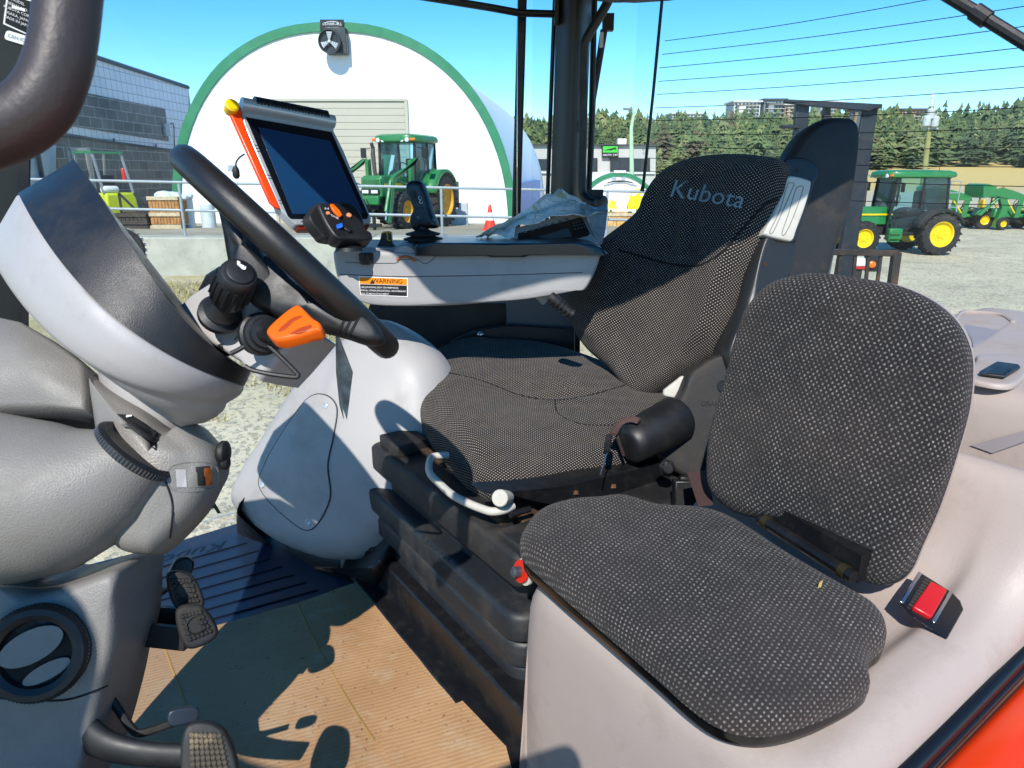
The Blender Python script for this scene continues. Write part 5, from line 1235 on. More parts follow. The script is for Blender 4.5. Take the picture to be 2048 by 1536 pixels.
# --- green cab tractor on the right (seen from its left side, facing left): local x forward
def cab_tractor(root, s=1.0, loader=False, rim=None, wr=.72, K=1.0):
    rim = rim or JDY
    g = G(); g.box((1.15, 0, 1.12), (1.5, .62, .52), taper=.86); g.box((1.86, 0, 1.08), (.06, .56, .50)); hood = g.build('hood', JDG, root, bevel=.06)
    g = G(); g.box((1.1, .318, 1.16), (1.3, .01, .05)); g.box((1.1, -.318, 1.16), (1.3, .01, .05)); g.build('hood_stripe', JDY, hood)
    g = G()
    for i in range(7): g.box((1.90, -.22 + i * .073, 1.08), (.02, .012, .40))
    for i in range(9): g.box((1.90, 0, .90 + i * .045), (.02, .46, .010))
    g.build('grille', mat('grille_green', '#3f7a4a', .5), hood)
    g = G(); g.box((1.0, 0, .72), (1.9, .45, .35)); g.box((-.2, 0, .75), (1.0, .55, .45)); g.box((1.5, 0, .52), (.2, 1.2, .16)); g.build('chassis', DARK, root, bevel=.03)
    g = G(); g.box((1.2, .33, .78), (.5, .2, .22)); g.box((.45, .52, .60), (.42, .28, .34)); g.build('fuel_tank', JDG, root, bevel=.05)
    cb_ = G()
    corners = [(.50, .50, .95, .42, .52), (.50, -.50, .95, .42, -.52), (-.15, .62, 1.35, -.15, .60), (-.15, -.62, 1.35, -.15, -.60), (-.80, .55, 1.2, -.72, .56), (-.80, -.55, 1.2, -.72, -.56)]
    corners = [(x * K, y, z, x2 * K, y2) for x, y, z, x2, y2 in corners]
    for x, y, z, x2, y2 in corners: cb_.bar((x, y, z), (x2, y2, 2.22), .06, .06, Vector((1, 0, 0)))
    for s_ in (-1, 1): cb_.bar((.5 * K, .5 * s_, .95), (-.8 * K, .55 * s_, 1.2), .06, .06); cb_.bar((.45 * K, .55 * s_, .62), (-.2, .6 * s_, .62), .06, .08); cb_.bar((.5 * K, .5 * s_, .62), (.5 * K, .5 * s_, .95), .06, .06, Vector((1, 0, 0)))
    cb_.box((.5, 0, .98), (.06, 1.0, .08)); cb_.box((-.8, 0, 1.2), (.06, 1.1, .08)); cf = cb_.build('cab_frame', DARK, root, bevel=.01)
    g = G()
    for s_ in (-1, 1): g.prism([(x * K, y, z) for x, y, z in ((.46, .54 * s_, .66), (-.15, .60 * s_, .80), (-.78, .55 * s_, 1.25), (-.70, .56 * s_, 2.2), (.42, .52 * s_, 2.2))], (0, .008, 0))
    g.prism([(.47 * K, -.5, 1.0), (.47 * K, .5, 1.0), (.41 * K, .5, 2.2), (.41 * K, -.5, 2.2)], (.008, 0, 0)); g.prism([(-.80 * K, -.5, 1.25), (-.80 * K, .5, 1.25), (-.72 * K, .5, 2.2), (-.72 * K, -.5, 2.2)], (.008, 0, 0))
    g.build('cab_glass', WINB, root, smooth=0)
    ro_ = spline([(.62, -.45), (.66, 0), (.62, .45), (.3, .64), (-.5, .66), (-.86, .55), (-.92, 0), (-.86, -.55), (-.5, -.66), (.3, -.64)], 40)
    g = G(); g.loft([[Vector((x * k * K, y * k, z)) for x, y in ro_] for k, z in ((.92, 2.20), (1.02, 2.24), (1.04, 2.30), (1.0, 2.38), (.88, 2.42), (.5, 2.44))], True, True); rf = g.build('roof', JDG, root, smooth=40)
    g = G()
    for y_ in (-.42, -.28, .28, .42): g.lathe((.64 * K, y_, 2.27), (1, 0, 0), [(.055, -.03), (.06, .02), (.05, .035)], 16)
    g.build('work_lamp', LAMP, root)
    g = G(); g.box((.60 * K, -.56, 2.28), (.06, .14, .07)); g.box((.60 * K, .56, 2.28), (.06, .14, .07)); g.build('turn_lamp', AMB, root, bevel=.02)
    g = G(); g.box((-.25, 0, 1.25), (.45, .45, .12)); g.box((-.48, 0, 1.55), (.1, .42, .55)); g.build('operator_seat', BLK, root, bevel=.04)
    g = G(); o_ = Vector((.22, 0, 1.55)); g.tube([o_ + Vector((-.06 * math.sin(t), .18 * math.cos(t), .16 * math.sin(t))) for t in [i * .4 for i in range(16)]], .014, 6, closed=True); g.tube([o_, (.35, 0, 1.1)], .03, 8); g.build('steering_wheel', BLK, root)
    for s_ in (-1, 1):
        g = G(); fr = []
        for i in range(13):
            a = R(15 + 140 * i / 12); fr.append(a)
        rr_ = wr + .09
        g.loft([[Vector((-.55 * K + rr_ * math.cos(a), y_ * s_, wr + rr_ * math.sin(a) * .98)) for a in fr] for y_ in (.52, .98)] , False, False)
        g.loft([[Vector((-.55 * K + k * math.cos(a), .98 * s_, wr + k * math.sin(a) * .98)) for a in fr] for k in (rr_, rr_ * .93)], False, False)
        fo = g.build('fender', JDG if loader else DARK, root, smooth=60)
        m_ = fo.modifiers.new('solid', 'SOLIDIFY'); m_.thickness = .03
        wheel(root, (-.55 * K, .80 * s_, wr), wr, .40, rim, 20, nm='rear_wheel', rimr=.6)
        wheel(root, (1.5, .66 * s_, .50), .50, .30, rim, 18, nm='front_wheel')
    g = G(); g.tube([(1.0, -.36, 1.3), (1.0, -.40, 1.9), (.98, -.40, 2.05), (1.05, -.40, 2.18)], [.05, .06, .05, .045], 10); g.build('exhaust_stack', mat('rusty_exhaust', '#4a443e', .6, metal=.3), root)
    for s_ in (-1, 1): g = G(); g.bar((.5, .6 * s_, 2.1), (.62, .86 * s_, 2.05), .02, .02); g.box((.62, .90 * s_, 1.95), (.04, .16, .26)); g.build('mirror', BLK, root, bevel=.01)
    g = G(); g.tube([(-1.0, 0, .55), (-1.35, 0, .45), (-1.7, .1, .42)], .05, 8); g.bar((-1.0, .3, .6), (-1.5, .35, .4), .05, .08); g.bar((-1.0, -.3, .6), (-1.5, -.35, .4), .05, .08); g.build('hitch', JDG, root)
    g = G(); g.box((.5, .62, .40), (.3, .2, .03)); g.box((.5, .62, .62), (.3, .2, .03)); g.bar((.64, .62, .38), (.64, .62, .7), .03, .03, Vector((1, 0, 0))); g.bar((.36, .62, .38), (.36, .62, .7), .03, .03, Vector((1, 0, 0))); g.build('step', JDG, root, bevel=.005)
    if loader:
        for s_ in (-1, 1):
            g = G(); y_ = .58 * s_
            g.prism([(.75, y_, .8), (.95, y_, .8), (.98, y_, 1.75), (.80, y_, 1.80)], (0, .09 * s_, 0)); g.build('loader_tower', JDG, root, bevel=.01)
            g = G(); y_ = .70 * s_
            g.prism([(.82, y_, 1.80), (.98, y_, 1.66), (2.0, y_, 1.42), (2.22, y_, 1.30), (2.50, y_, .30), (2.38, y_, .25), (2.10, y_, 1.16), (1.95, y_, 1.28)], (0, .10 * s_, 0)); g.build('loader_arm', JDG, root, bevel=.01)
            g = G(); g.tube([(.95, y_ + .05, 1.05), (1.6, y_ + .05, 1.20), (2.05, y_ + .05, 1.30)], [.045, .03, .03], 8); g.tube([(2.25, y_ + .05, 1.25), (2.55, y_ + .05, .55)], .045, 8); g.build('lift_cylinder', JDG, root)
            g = G(); g.tube([(2.5, y_ + .05, .62), (2.58, y_ + .05, .35)], .028, 8); g.build('cylinder_rod', CHROM, root)
        g = G(); g.box((2.5, 0, .45), (.06, 1.5, .08)); g.box((2.52, 0, .22), (.06, 1.2, .08)); g.box((2.52, -.4, .34), (.08, .06, .5)); g.box((2.52, .4, .34), (.08, .06, .5)); g.build('loader_carrier', DARK, root)
        g = G(); g.box((2.0, 0, .78), (.14, .60, .22)); g.build('front_weight', JDG, root, bevel=.03)
        g = G(); g.box((1.93, 0, 1.0), (.03, .5, .12)); g.box((1.95, -.13, .99), (.03, .18, .08), mi=1); g.box((1.95, .13, .99), (.03, .18, .08), mi=1); g.build('headlamp', [DARK, LAMP], root, bevel=.008)
        random.seed(9); g = G()
        for i in range(9):
            a = Vector((random.uniform(1.2, 2.1), random.uniform(-.3, .3), random.uniform(.5, .8))); g.tube([a, a + Vector((.2, .1, -.15)), a + Vector((.35, .05, .1))], .014, 5, sm=3)
        g.build('hydraulic_hose', RUBB, root)
LT = thing('loader_tractor', 'green farm tractor with front loader arms parked before the hoop building door', 'tractor')
cab_tractor(LT, loader=True, rim=JDY2)
q = P(815, 452, 20.0); s_ = 1.0; LT.location = (q.x, 20.0, rz(20)); LT.rotation_euler = (0, 0, R(-109)); LT.scale = (s_, s_, s_)
RT = thing('cab_tractor', 'green tractor with black fenders and yellow wheels in the right-hand yard', 'tractor')
cab_tractor(RT, wr=.62, K=1.34)
q = P(1790, 500, 20.4); RT.location = (q.x, 20.4, .2); RT.rotation_euler = (0, 0, R(184)); RT.scale = (.93, .93, .93)
# --- small loaders at the far right
def compact(root, hoe=False):
    g = G(); g.box((.75, 0, .62), (.9, .5, .34), taper=.85); g.box((-.1, 0, .52), (.9, .6, .14)); g.build('hood', JDG, root, bevel=.05)
    g = G(); g.box((.2, 0, .36), (1.6, .34, .18)); g.build('chassis', DARK, root, bevel=.02)
    for s_ in (-1, 1):
        wheel(root, (-.35, .46 * s_, .36), .36, .26, JDY, 14, .5, 'rear_wheel'); wheel(root, (.95, .44 * s_, .24), .24, .18, JDY, 12, .5, 'front_wheel')
        g = G(); g.loft([[Vector((-.35 + .43 * math.cos(R(a)), y_ * s_, .40 + .43 * math.sin(R(a)))) for a in range(20, 171, 15)] for y_ in (.30, .62)], False, False); fo = g.build('fender', JDG, root); m_ = fo.modifiers.new('s', 'SOLIDIFY'); m_.thickness = .03
        g = G(); y_ = .40 * s_
        g.prism([(.35, y_, .45), (.55, y_, .45), (.48, y_, 1.10), (.28, y_, 1.15)], (0, .07 * s_, 0)); g.prism([(.28, y_, 1.28), (.20, y_, 1.10), (.9, y_, 1.14), (1.5, y_, 1.28), (1.55, y_, 1.46), (1.2, y_, 1.56), (.8, y_, 1.46)], (0, .07 * s_, 0)); g.build('loader_arm', JDG, root, bevel=.01)
        g = G(); g.tube([(.5, y_, .6), (.95, y_, 1.16)], .03, 8); g.build('lift_cylinder', JDY, root)
    g = G(); g.prism([(1.45, -.55, 1.25), (1.95, -.55, 1.18), (2.0, -.55, 1.62), (1.85, -.55, 1.70), (1.5, -.55, 1.60)], (0, 1.1, 0)); g.build('bucket', JDG, root, bevel=.02)
    g = G(); g.box((-.25, 0, .72), (.4, .42, .10)); g.box((-.45, 0, .95), (.1, .40, .42)); g.build('seat', JDY, root, bevel=.04)
    g = G(); g.tube([(-.55, -.35, .5), (-.6, -.35, 1.5), (-.6, .35, 1.5), (-.55, .35, .5)], .03, 8, sm=4); g.build('roll_bar', BLK, root)
    g = G(); o_ = Vector((.2, 0, .98)); g.tube([o_ + Vector((-.05 * math.sin(t), .16 * math.cos(t), .14 * math.sin(t))) for t in [i * .4 for i in range(16)]], .013, 6, closed=True); g.tube([o_, (.4, 0, .75)], .025, 8); g.build('steering_wheel', BLK, root)
    if hoe:
        g = G(); g.prism([(-.7, -.1, .3), (-.9, -.1, .3), (-1.5, -.1, 1.25), (-1.35, -.1, 1.35), (-1.15, -.1, 1.0)], (0, .18, 0)); g.prism([(-1.5, -.08, 1.30), (-1.35, -.08, 1.38), (-1.62, -.08, .5), (-1.75, -.08, .55)], (0, .14, 0)); g.build('backhoe_boom', JDG, root, bevel=.01)
        g = G(); g.prism([(-1.75, -.16, .55), (-1.55, -.16, .5), (-1.45, -.16, .2), (-1.75, -.16, .12), (-1.9, -.16, .3)], (0, .3, 0)); g.build('hoe_bucket', DARK, root, bevel=.01)
for i, (px, Y, rz_, sc, hoe, lab) in enumerate(((1930, 29.5, 178, 1.0, False, 'small green loader tractor with yellow seat, nearer the big green tractor'), (2032, 29, 182, 1.05, True, 'small green loader tractor cut by the right edge of the photo'))):
    r_ = thing('compact_loader', lab, 'loader', (0, 0, 0), 'small loaders in the right-hand yard'); compact(r_, hoe)
    q = P(px, 465, Y); r_.location = (q.x, Y, .2); r_.rotation_euler = (0, 0, R(rz_)); r_.scale = (sc, sc, sc)
# backhoe attachment standing between
r_ = thing('backhoe_attachment', 'green folded backhoe arm standing between the two small loaders', 'backhoe arm')
g = G(); g.prism([(0, 0, .1), (.25, 0, .05), (.5, 0, .9), (.2, 0, 1.45), (0, 0, 1.35), (.2, 0, .85)], (0, .2, 0)); g.build('boom', JDG, r_, bevel=.02)
g = G(); g.prism([(.05, .02, 1.30), (.25, .02, 1.42), (-.55, .02, .55), (-.7, .02, .6)], (0, .14, 0)); g.build('dipper', JDG, r_, bevel=.02)
g = G(); g.lathe((.15, .1, 1.45), Z, [(.09, 0), (.06, .12), (.02, .25)], 12); g.build('red_cap', mat('red_cap', '#c41414', .4), r_)
q = P(1985, 465, 28.5); r_.location = (q.x, 28.5, .2)
# metal rack / pallets between
r_ = thing('wire_rack', 'tall galvanised wire rack standing beside the green tractor', 'rack', tuple(Vector((P(1880, 465, 26).x, 26, .2))))
o = r_.location; g = G()
for dx in (-.35, .45):
    for dy in (0, .6): g.tube([o + Vector((dx, dy, 0)), o + Vector((dx, dy, 1.9))], .02, 6)
for z_ in (.5, 1.0, 1.5, 1.9):
    for dy in (0, .6): g.tube([o + Vector((-.35, dy, z_)), o + Vector((.45, dy, z_))], .016, 6)
    g.tube([o + Vector((-.35, 0, z_)), o + Vector((-.35, .6, z_))], .016, 6); g.tube([o + Vector((.45, 0, z_)), o + Vector((.45, .6, z_))], .016, 6)
g.build('rack_frame', GALV, r_)
g = G()
for i in range(3): g.box(o + Vector((.05, .3, .12 + i * .14)), (.8, .6, .09))
g.build('stacked_board', mat('grey_board', '#7d8384', .6), r_, bevel=.01)
# --- forklift on the left
r_ = thing('forklift', 'lime-yellow forklift with a green roof guard parked against the block wall', 'forklift')
LIME = mat('lime_paint', '#b5c31d', .45, vary=.1, dirt='#6b6b3a', da=.4, dscale=6)
g = G(); g.box((-.55, 0, .62), (.75, .95, .62), taper=.9); g.box((.15, 0, .42), (1.3, .9, .26)); bd = g.build('body', LIME, r_, bevel=.06)
g = G(); g.box((-.2, 0, .80), (.75, .80, .22)); g.build('engine_cover', mat('forklift_grey', '#5d6670', .5), r_, bevel=.05)
g = G(); g.box((-.1, 0, .97), (.45, .45, .1)); g.box((-.32, 0, 1.2), (.1, .45, .4)); g.build('operator_seat', BLK, r_, bevel=.04)
g = G()
for s_ in (-1, 1): g.bar((.55, .40 * s_, .6), (.30, .40 * s_, 1.98), .05, .05, Vector((1, 0, 0))); g.bar((-.80, .42 * s_, .9), (-.50, .40 * s_, 1.98), .05, .05, Vector((1, 0, 0)))
g.build('guard_post', mat('guard_grey', '#8b9196', .5, metal=.3), r_)
g = G()
for y_ in (-.42, .42): g.bar((.32, y_, 2.0), (-.55, y_, 2.0), .06, .06)
for i in range(7): g.bar((.32 - i * .145, -.42, 2.0), (.32 - i * .145, .42, 2.0), .03, .04)
g.build('roof_guard', GRIM, r_)
g = G()
for s_ in (-1, 1): g.box((.85, .28 * s_, 1.1), (.10, .09, 2.1)); g.box((.80, .20 * s_, 1.1), (.05, .06, 2.0))
g.box((.85, 0, 2.1), (.1, .6, .08)); g.box((.85, 0, 1.2), (.08, .6, .06)); g.build('mast', mat('mast_silver', '#9a9c9b', .5, metal=.3), r_)
g = G()
for s_ in (-1, 1): g.box((1.35, .22 * s_, .10), (.9, .10, .04)); g.box((.93, .22 * s_, .3), (.04, .10, .45))
g.build('fork', DARK, r_)
g = G(); g.lathe((-.72, .2, 1.02), (0, 1, 0), [(.08, -.22), (.10, -.18), (.10, .18), (.08, .22)], 16); g.build('gas_bottle', mat('bottle_white', '#cfd3cf', .5), r_)
g = G(); g.lathe((-.5, -.40, 1.25), Z, [(.05, 0), (.05, .3), (.03, .34)], 12); g.build('extinguisher', mat('extinguisher_red', '#c01818', .35), r_)
for x_, rr_ in ((.55, .30), (-.62, .24)):
    for s_ in (-1, 1): wheel(r_, (x_, .42 * s_, rr_), rr_, .2, LAMP, 14, .5)
q = P(214, 445, 20.5); r_.location = (q.x, 20.5, .93); r_.rotation_euler = (0, 0, R(150)); r_.scale = (1.0, 1.0, 1.0)
# crates, bag, scrap frames
WOOD = mat('crate_wood', '#a3723e', .8, vary=.35, vs=9)
WOOD2 = mat('crate_wood_pale', '#b8a98a', .8, vary=.2, vs=9)
WOODD = mat('dark_wood', '#3b342c', .8, vary=.3, vs=9)
def crate(px, Y, w, h, lab, m=WOOD, z=None):
    q = P(px, 440, Y); z0 = rz(Y) if z is None else z
    r_ = thing('wooden_crate', lab, 'crate', (q.x, Y, z0)); g = G(); n = 9
    for i in range(n): 
        x_ = q.x - w / 2 + w * (i + .5) / n; g.box((x_, Y - .4, z0 + h / 2 + .08), (w / n * .86, .03, h - .1)); g.box((x_, Y + .4, z0 + h / 2 + .08), (w / n * .86, .03, h - .1))
    for i in range(8): y_ = Y - .36 + .72 * i / 7; g.box((q.x - w / 2, y_, z0 + h / 2 + .08), (.03, .09, h - .1)); g.box((q.x + w / 2, y_, z0 + h / 2 + .08), (.03, .09, h - .1))
    g.build('slat_wall', m, r_)
    g = G()
    for z_ in (.05, h * .48, h): g.box((q.x, Y - .43, z0 + z_), (w + .06, .04, .09)); g.box((q.x, Y + .43, z0 + z_), (w + .06, .04, .09))
    g.box((q.x, Y, z0 + .1), (w, .8, .03)); g.build('crate_band', WOOD2 if m is not WOODD else WOODD, r_); return r_
crate(346, 19, .74, .78, 'tall orange-brown slatted wooden crate behind the railing by the block wall')
g = G(); q = P(352, 388, 19)
random.seed(4)
for i in range(6): g.ball(q + Vector((random.uniform(-.35, .35), random.uniform(-.2, .2), random.uniform(-.05, .08) - .10)), random.uniform(.12, .22), 10, sq=(1.3, 1, .6))
tag(g.build('plastic_bag', mat('white_film', '#c9d2d6', .3, vary=.2, vs=12), None, smooth=20), 'heap of white plastic film lying on top of the tall wooden crate', 'plastic film')
g = G(); q = P(283, 442, 19.6); z0 = rz(19.6)
for a, b in (((-.5, 0, .9), (.3, 0, 0)), ((-.1, 0, .9), (.3, 0, .3)), ((.3, 0, .8), (.6, 0, .1)), ((-.55, 0, .45), (.6, 0, .45)), ((.4, .1, .9), (-.2, .1, .2)), ((-.5, 0, 0), (-.5, 0, .9)), ((.62, 0, 0), (.62, 0, .6))): g.bar(Vector((q.x, 19.6, z0)) + Vector(a), Vector((q.x, 19.6, z0)) + Vector(b), .05, .05)
tag(g.build('scrap_frame', DARK, None), 'dark tangled steel frames leaning against the wall beside the forklift', 'steel frame')
r_ = crate(272, 18.9, .95, .36, 'low dark weathered wooden box in front of the steel frames', mat('dark_wood', '#3b342c', .8, vary=.3, vs=9))
g = G(); q = P(380, 442, 19.2); g.lathe((q.x, 19.2, rz(19.2)), Z, [(.13, 0), (.13, .78), (.11, .80)], 16); g.lathe((q.x + .42, 19.4, rz(19.4)), Z, [(.19, 0), (.19, .6), (.17, .62)], 16)
tag(g.build('storage_drum', mat('pale_drum', '#c2cccd', .5), None), 'pale upright plastic tubes beside the wooden crate', 'tube')
# traffic cone
q = P(980, 452, 17.5); z0 = rz(17.5); r_ = thing('traffic_cone', 'orange and white traffic cone in front of the hoop building', 'cone', (q.x, 17.5, z0))
g = G(); o = Vector((q.x, 17.5, z0)); g.box(o + Z * .02, (.38, .38, .04)); g.lathe(o, Z, [(.15, .04), (.11, .24)], 20, 0, False); g.lathe(o, Z, [(.11, .24), (.065, .42)], 20, 1, False); g.lathe(o, Z, [(.065, .42), (.03, .60), (.02, .61)], 20, 0)
g.build('cone_body', [mat('cone_orange', '#e2381c', .5), LABELW], r_)
# grey electrical cabinet beside tractor
g = G(); q = P(920, 445, 22); g.box((q.x, 22, rz(22) + .32), (.5, .4, .66)); tag(g.build('grey_cabinet', mat('cabinet_grey', '#b5bcc0', .5), None, bevel=.02), 'low pale grey box against the hoop wall right of the loader tractor', 'cabinet')
g = G(); q = P(915, 410, 21.6); g.box((q.x, 21.6, rz(22) + .9), (.10, .06, .75)); tag(g.build('black_post', DARK, None, bevel=.01), 'short black post standing beside the grey box', 'post')
# round wheel-like object beside the hood
r_ = thing('chain_wheel', 'small wheel wrapped in a bright chain, half hidden behind the instrument hood', 'wheel', tuple(PC(242, 500, 3.2)))
o = Vector(r_.location); ax = Vector((.55, -.8, .1)).normalized(); g = G(); x_ = ax.orthogonal().normalized(); y_ = ax.cross(x_)
g.tube([o + (x_ * math.cos(i * math.pi / 20) + y_ * math.sin(i * math.pi / 20)) * .085 for i in range(40)], .016, 8, closed=True); g.build('tyre', TYRE, r_)
g = G()
for i in range(26):
    a = 2 * math.pi * i / 26; p = o + (x_ * math.cos(a) + y_ * math.sin(a)) * .102; g.ball(p, .009, 6)
for i in range(8):
    a = 2 * math.pi * i / 8; g.tube([o, o + (x_ * math.cos(a) + y_ * math.sin(a)) * .08], .005, 5)
g.build('chain', CHROM, r_)
# --- shop building with its sign
GB = mat('pale_grey_wall', '#b3b3ad', .8, vary=.03, vs=.3)
BY = 60
sb_ = thing('shop_building', 'long low pale grey shop building with a green and black sign', 'shop building', tuple(P(1180, 400, BY)))
def bp(px, py, off=0): return P(px, py, BY - off)
g = G(); g.prism([bp(960, 289.5), bp(1312, 290.5), bp(1310, 405), bp(960, 405)], (0, 14, 0)); g.build('wall', GB, sb_)
g = G(); g.prism([bp(955, 287.5, .3), bp(1316, 288.5, .3), bp(1316, 290.6, .3), bp(955, 289.6, .3)], (0, 14.5, 0)); g.build('roof_edge', mat('roof_dark', '#3b3f42', .7), sb_)
WN = mat('dark_shop_window', '#1c2530', .15, vary=.3, vs=1)
for x0, x1, y0, y1 in ((1060, 1093, 318, 341), (1182, 1194, 316, 343), (1221, 1262, 315, 343), (1266, 1299, 317, 343)):
    g = G(); g.prism([bp(x0, y0, .05), bp(x1, y0, .05), bp(x1, y1, .05), bp(x0, y1, .05)], (0, .1, 0)); w_ = g.build('window', WN, sb_)
    g = G(); 
    for k in (0, .5, 1): xx = x0 + (x1 - x0) * k; g.bar(bp(xx, y0, .1), bp(xx, y1, .1), .08, .08, Vector((1, 0, 0)))
    g.build('mullion', mat('mullion_dark', '#30363c', .5), w_)
g = G(); g.prism([bp(1060, 344, .2), bp(1310, 345, .2), bp(1310, 347.5, .2), bp(1060, 346.5, .2)], (0, .3, 0)); g.build('sill_band', mat('band_white', '#d5d8d6', .6), sb_)
g = G(); g.prism([bp(1204, 291.5, .3), bp(1237, 291.5, .3), bp(1237, 315, .3), bp(1204, 315, .3)], (0, .2, 0), 0); g.prism([bp(1206, 292.5, .32), bp(1235.5, 292.5, .32), bp(1235.5, 305, .32), bp(1206, 305, .32)], (0, .01, 0), 1)
cat_ = [(1208, 301), (1214, 298.8), (1220, 297.5), (1226, 296), (1230, 294.8), (1233, 295), (1231, 296.6), (1233, 300), (1231, 299.5), (1229, 298), (1226, 299), (1222, 300.5), (1219, 301.5), (1222, 299.5), (1215, 300.2)]
g.prism([bp(x, y, .35) for x, y in cat_], (0, .01, 0), 0)
g.text('ARCTIC CAT', lambda x, y: bp(1220.6 + x, 310 - y, .34), 5.2, 2, bold=.02, shear=.15)
g.build('sign', [INK, mat('sign_green', '#3fbf3a', .5), LABELW], sb_, smooth=0)
g = G(); g.text('650', lambda x, y: bp(1291 + x, 298.5 - y, .3), 8.5, 0, bold=.03); g.build('street_number', mat('number_grey', '#3d4146', .6), sb_, smooth=0)
g = G(); g.box(bp(1243, 285, -2), (.7, .7, .6)); g.build('roof_unit', LABELW, sb_)
# street light and utility pole
r_ = thing('street_light', 'pale green street light pole standing in front of the shop', 'street light', (P(1266, 390, 42).x, 42, .2)); o = Vector(r_.location)
tp = P(1268, 217, 42); g = G(); g.tube([o, Vector((tp.x - .1, 42, tp.z - 1.0)), Vector((tp.x + .02, 42, tp.z - .2)), Vector((tp.x - .12, 42, tp.z))], [.16, .10, .07, .06], 10); g.build('pole', mat('pole_green', '#a9c7a4', .5), r_)
g = G(); g.box(Vector((tp.x - .35, 42, tp.z - .02)), (.5, .25, .12)); g.build('lamp_head', mat('lamp_grey', '#6f7a80', .5), r_, bevel=.03)
r_ = thing('utility_pole', 'leaning wooden utility pole with transformers above the green tractor', 'utility pole', (P(1843, 400, 48).x, 48, .2)); o = Vector(r_.location)
WP = mat('pole_wood', '#8d8a55', .8, vary=.15, vs=2); tp = P(1864, 212, 48); g = G(); g.tube([o, tp], [.20, .13], 10); g.build('pole', WP, r_)
g = G(); g.tube([tp, P(1865, 196, 48)], .05, 6); g.ball(P(1865, 192, 48), .12, 8, sq=(1, 1, 1.4)); g.build('pole_top', LAMP, r_)
for x_, y_ in ((1852, 246), (1868, 247), (1860, 232)):
    g = G(); g.lathe(P(x_, y_ + 6, 47.7), Z, [(.22, 0), (.24, .06), (.24, .55), (.18, .62), (.05, .64), (.05, .75)], 14); g.build('transformer', mat('transformer_grey', '#b7bdb9', .5), r_)
g = G(); g.bar(P(1842, 240, 47.9), P(1878, 241, 47.9), .1, .12); g.bar(P(1844, 256, 47.9), P(1876, 257, 47.9), .1, .12)
for x_ in (1845, 1852, 1869, 1876): g.lathe(P(x_, 239, 47.9), Z, [(.05, 0), (.07, .1), (.04, .2)], 8)
g.build('cross_arm', mat('arm_grey', '#9aa19c', .6), r_)
g = G(); g.tube([P(1868, 255, 47.9), P(1880, 345, 47)], .02, 4); g.build('guy_wire', DARK, r_)
# yellow machines and crate by the small hoop shed
crate(1233, 21, .95, 1.0, 'pale wooden crate seen between the rear pillar and the driver backrest', mat('crate_tan', '#c49a5a', .8, vary=.2, vs=9), z=.25)
YM = mat('machine_yellow', '#e6d400', .4, vary=.08)
for px, py, w, h, lab in ((1222, 412, .35, .3, 'small yellow implement lying on the crate'), (1275, 405, .6, .75, 'yellow implement with a loop handle at the backrest edge')):
    q = P(px, py, 21); g = G(); g.box(q, (w, .3, h * .5), taper=.7); g.bar(q + Vector((-w * .5, 0, -.1)), q + Vector((w * .2, 0, h * .45)), .07, .09); g.tube([q + Vector((w * .4 * math.cos(t), 0, h * .5 * math.sin(t))) for t in [i * .35 for i in range(10)]], .025, 6)
    g.bar(q + Vector((0, 0, -.1)), Vector((q.x, q.y, .3)), .06, .06)
    tag(g.build('yellow_implement', YM, None, bevel=.01), lab, 'implement', 'yellow implements by the shed')
# --- forklift mast behind the rear window
MY = 5.5
MST = mat('mast_steel', '#2a2f36', .45, metal=.3, vary=.2, vs=6, dirt='#5c4a38', da=.6, dscale=8)
r_ = thing('forklift_mast', 'tall black steel forklift mast with chains and load backrest behind the rear window', 'forklift mast', tuple(P(1700, 560, MY)))
def mp(px, py, o=0): return P(px, py, MY + o)
for (x0, x1, x2, x3) in ((1594, 1620, 1552, 1576), (1728, 1758, 1656, 1690)):
    g = G(); g.prism([mp(x0, 206), mp(x1, 208), mp(x3 + 15, 560), mp(x2 + 15, 560)], (0, .05, 0)); g.build('mast_rail', MST, r_, bevel=.006)
g = G(); g.prism([mp(1572, 198, -.05), mp(1766, 208, -.05), mp(1764, 217, -.05), mp(1752, 216, -.05), mp(1740, 222, -.05), mp(1640, 214, -.05), mp(1600, 209, -.05), mp(1572, 206, -.05)], (0, .05, 0)); g.prism([mp(1566, 249, -.03), mp(1600, 250, -.03), mp(1600, 257, -.03), mp(1566, 256, -.03)], (0, .08, 0)); g.build('cross_head', MST, r_, bevel=.005)
g = G(); g.prism([mp(1650, 215), mp(1662, 215), mp(1645, 560), mp(1625, 560)], (0, .05, 0)); g.build('inner_rail', MST, r_)
for a, b in (((1607, 207), (1579, 560)), ((1743, 208), (1688, 560))):
    p0, p1 = mp(*a), mp(*b); d = (p1 - p0) / (p0.z - p1.z); g = G(); g.bar(p1 + d * -.15 + Vector((0, .04, 0)), p1 + d * (p1.z - .12) + Vector((0, .04, 0)), .10, .07, Vector((0, 1, 0))); g.build('lower_rail', MST, r_, bevel=.004)
b0_ = mp(1635, 560); g = G(); g.box((b0_.x - .25, MY + 1.1, .62), (1.0, 1.7, .55)); g.box((b0_.x - .25, MY + 1.9, .85), (.95, .5, .7)); g.build('truck_body', mat('truck_dark_grey', '#3a3d40', .5, vary=.1), r_, bevel=.05)
for dx in (-.72, .22):
    for dy in (.45, 1.75): g = G(); g.lathe((b0_.x + dx - .09, MY + dy, .34), (1, 0, 0), [(.16, 0), (.30, -.01), (.33, .04), (.33, .14), (.30, .19), (.16, .18), (.001, .16)], 24); g.build('wheel', TYRE, r_)
g = G(); g.prism([mp(1704, 218, -.02), mp(1724, 218, -.02), mp(1658, 560, -.02), mp(1640, 560, -.02)], (0, .03, 0)); g.build('rail_channel', mat('channel_grey', '#5d646b', .4, metal=.3, vary=.2), r_)
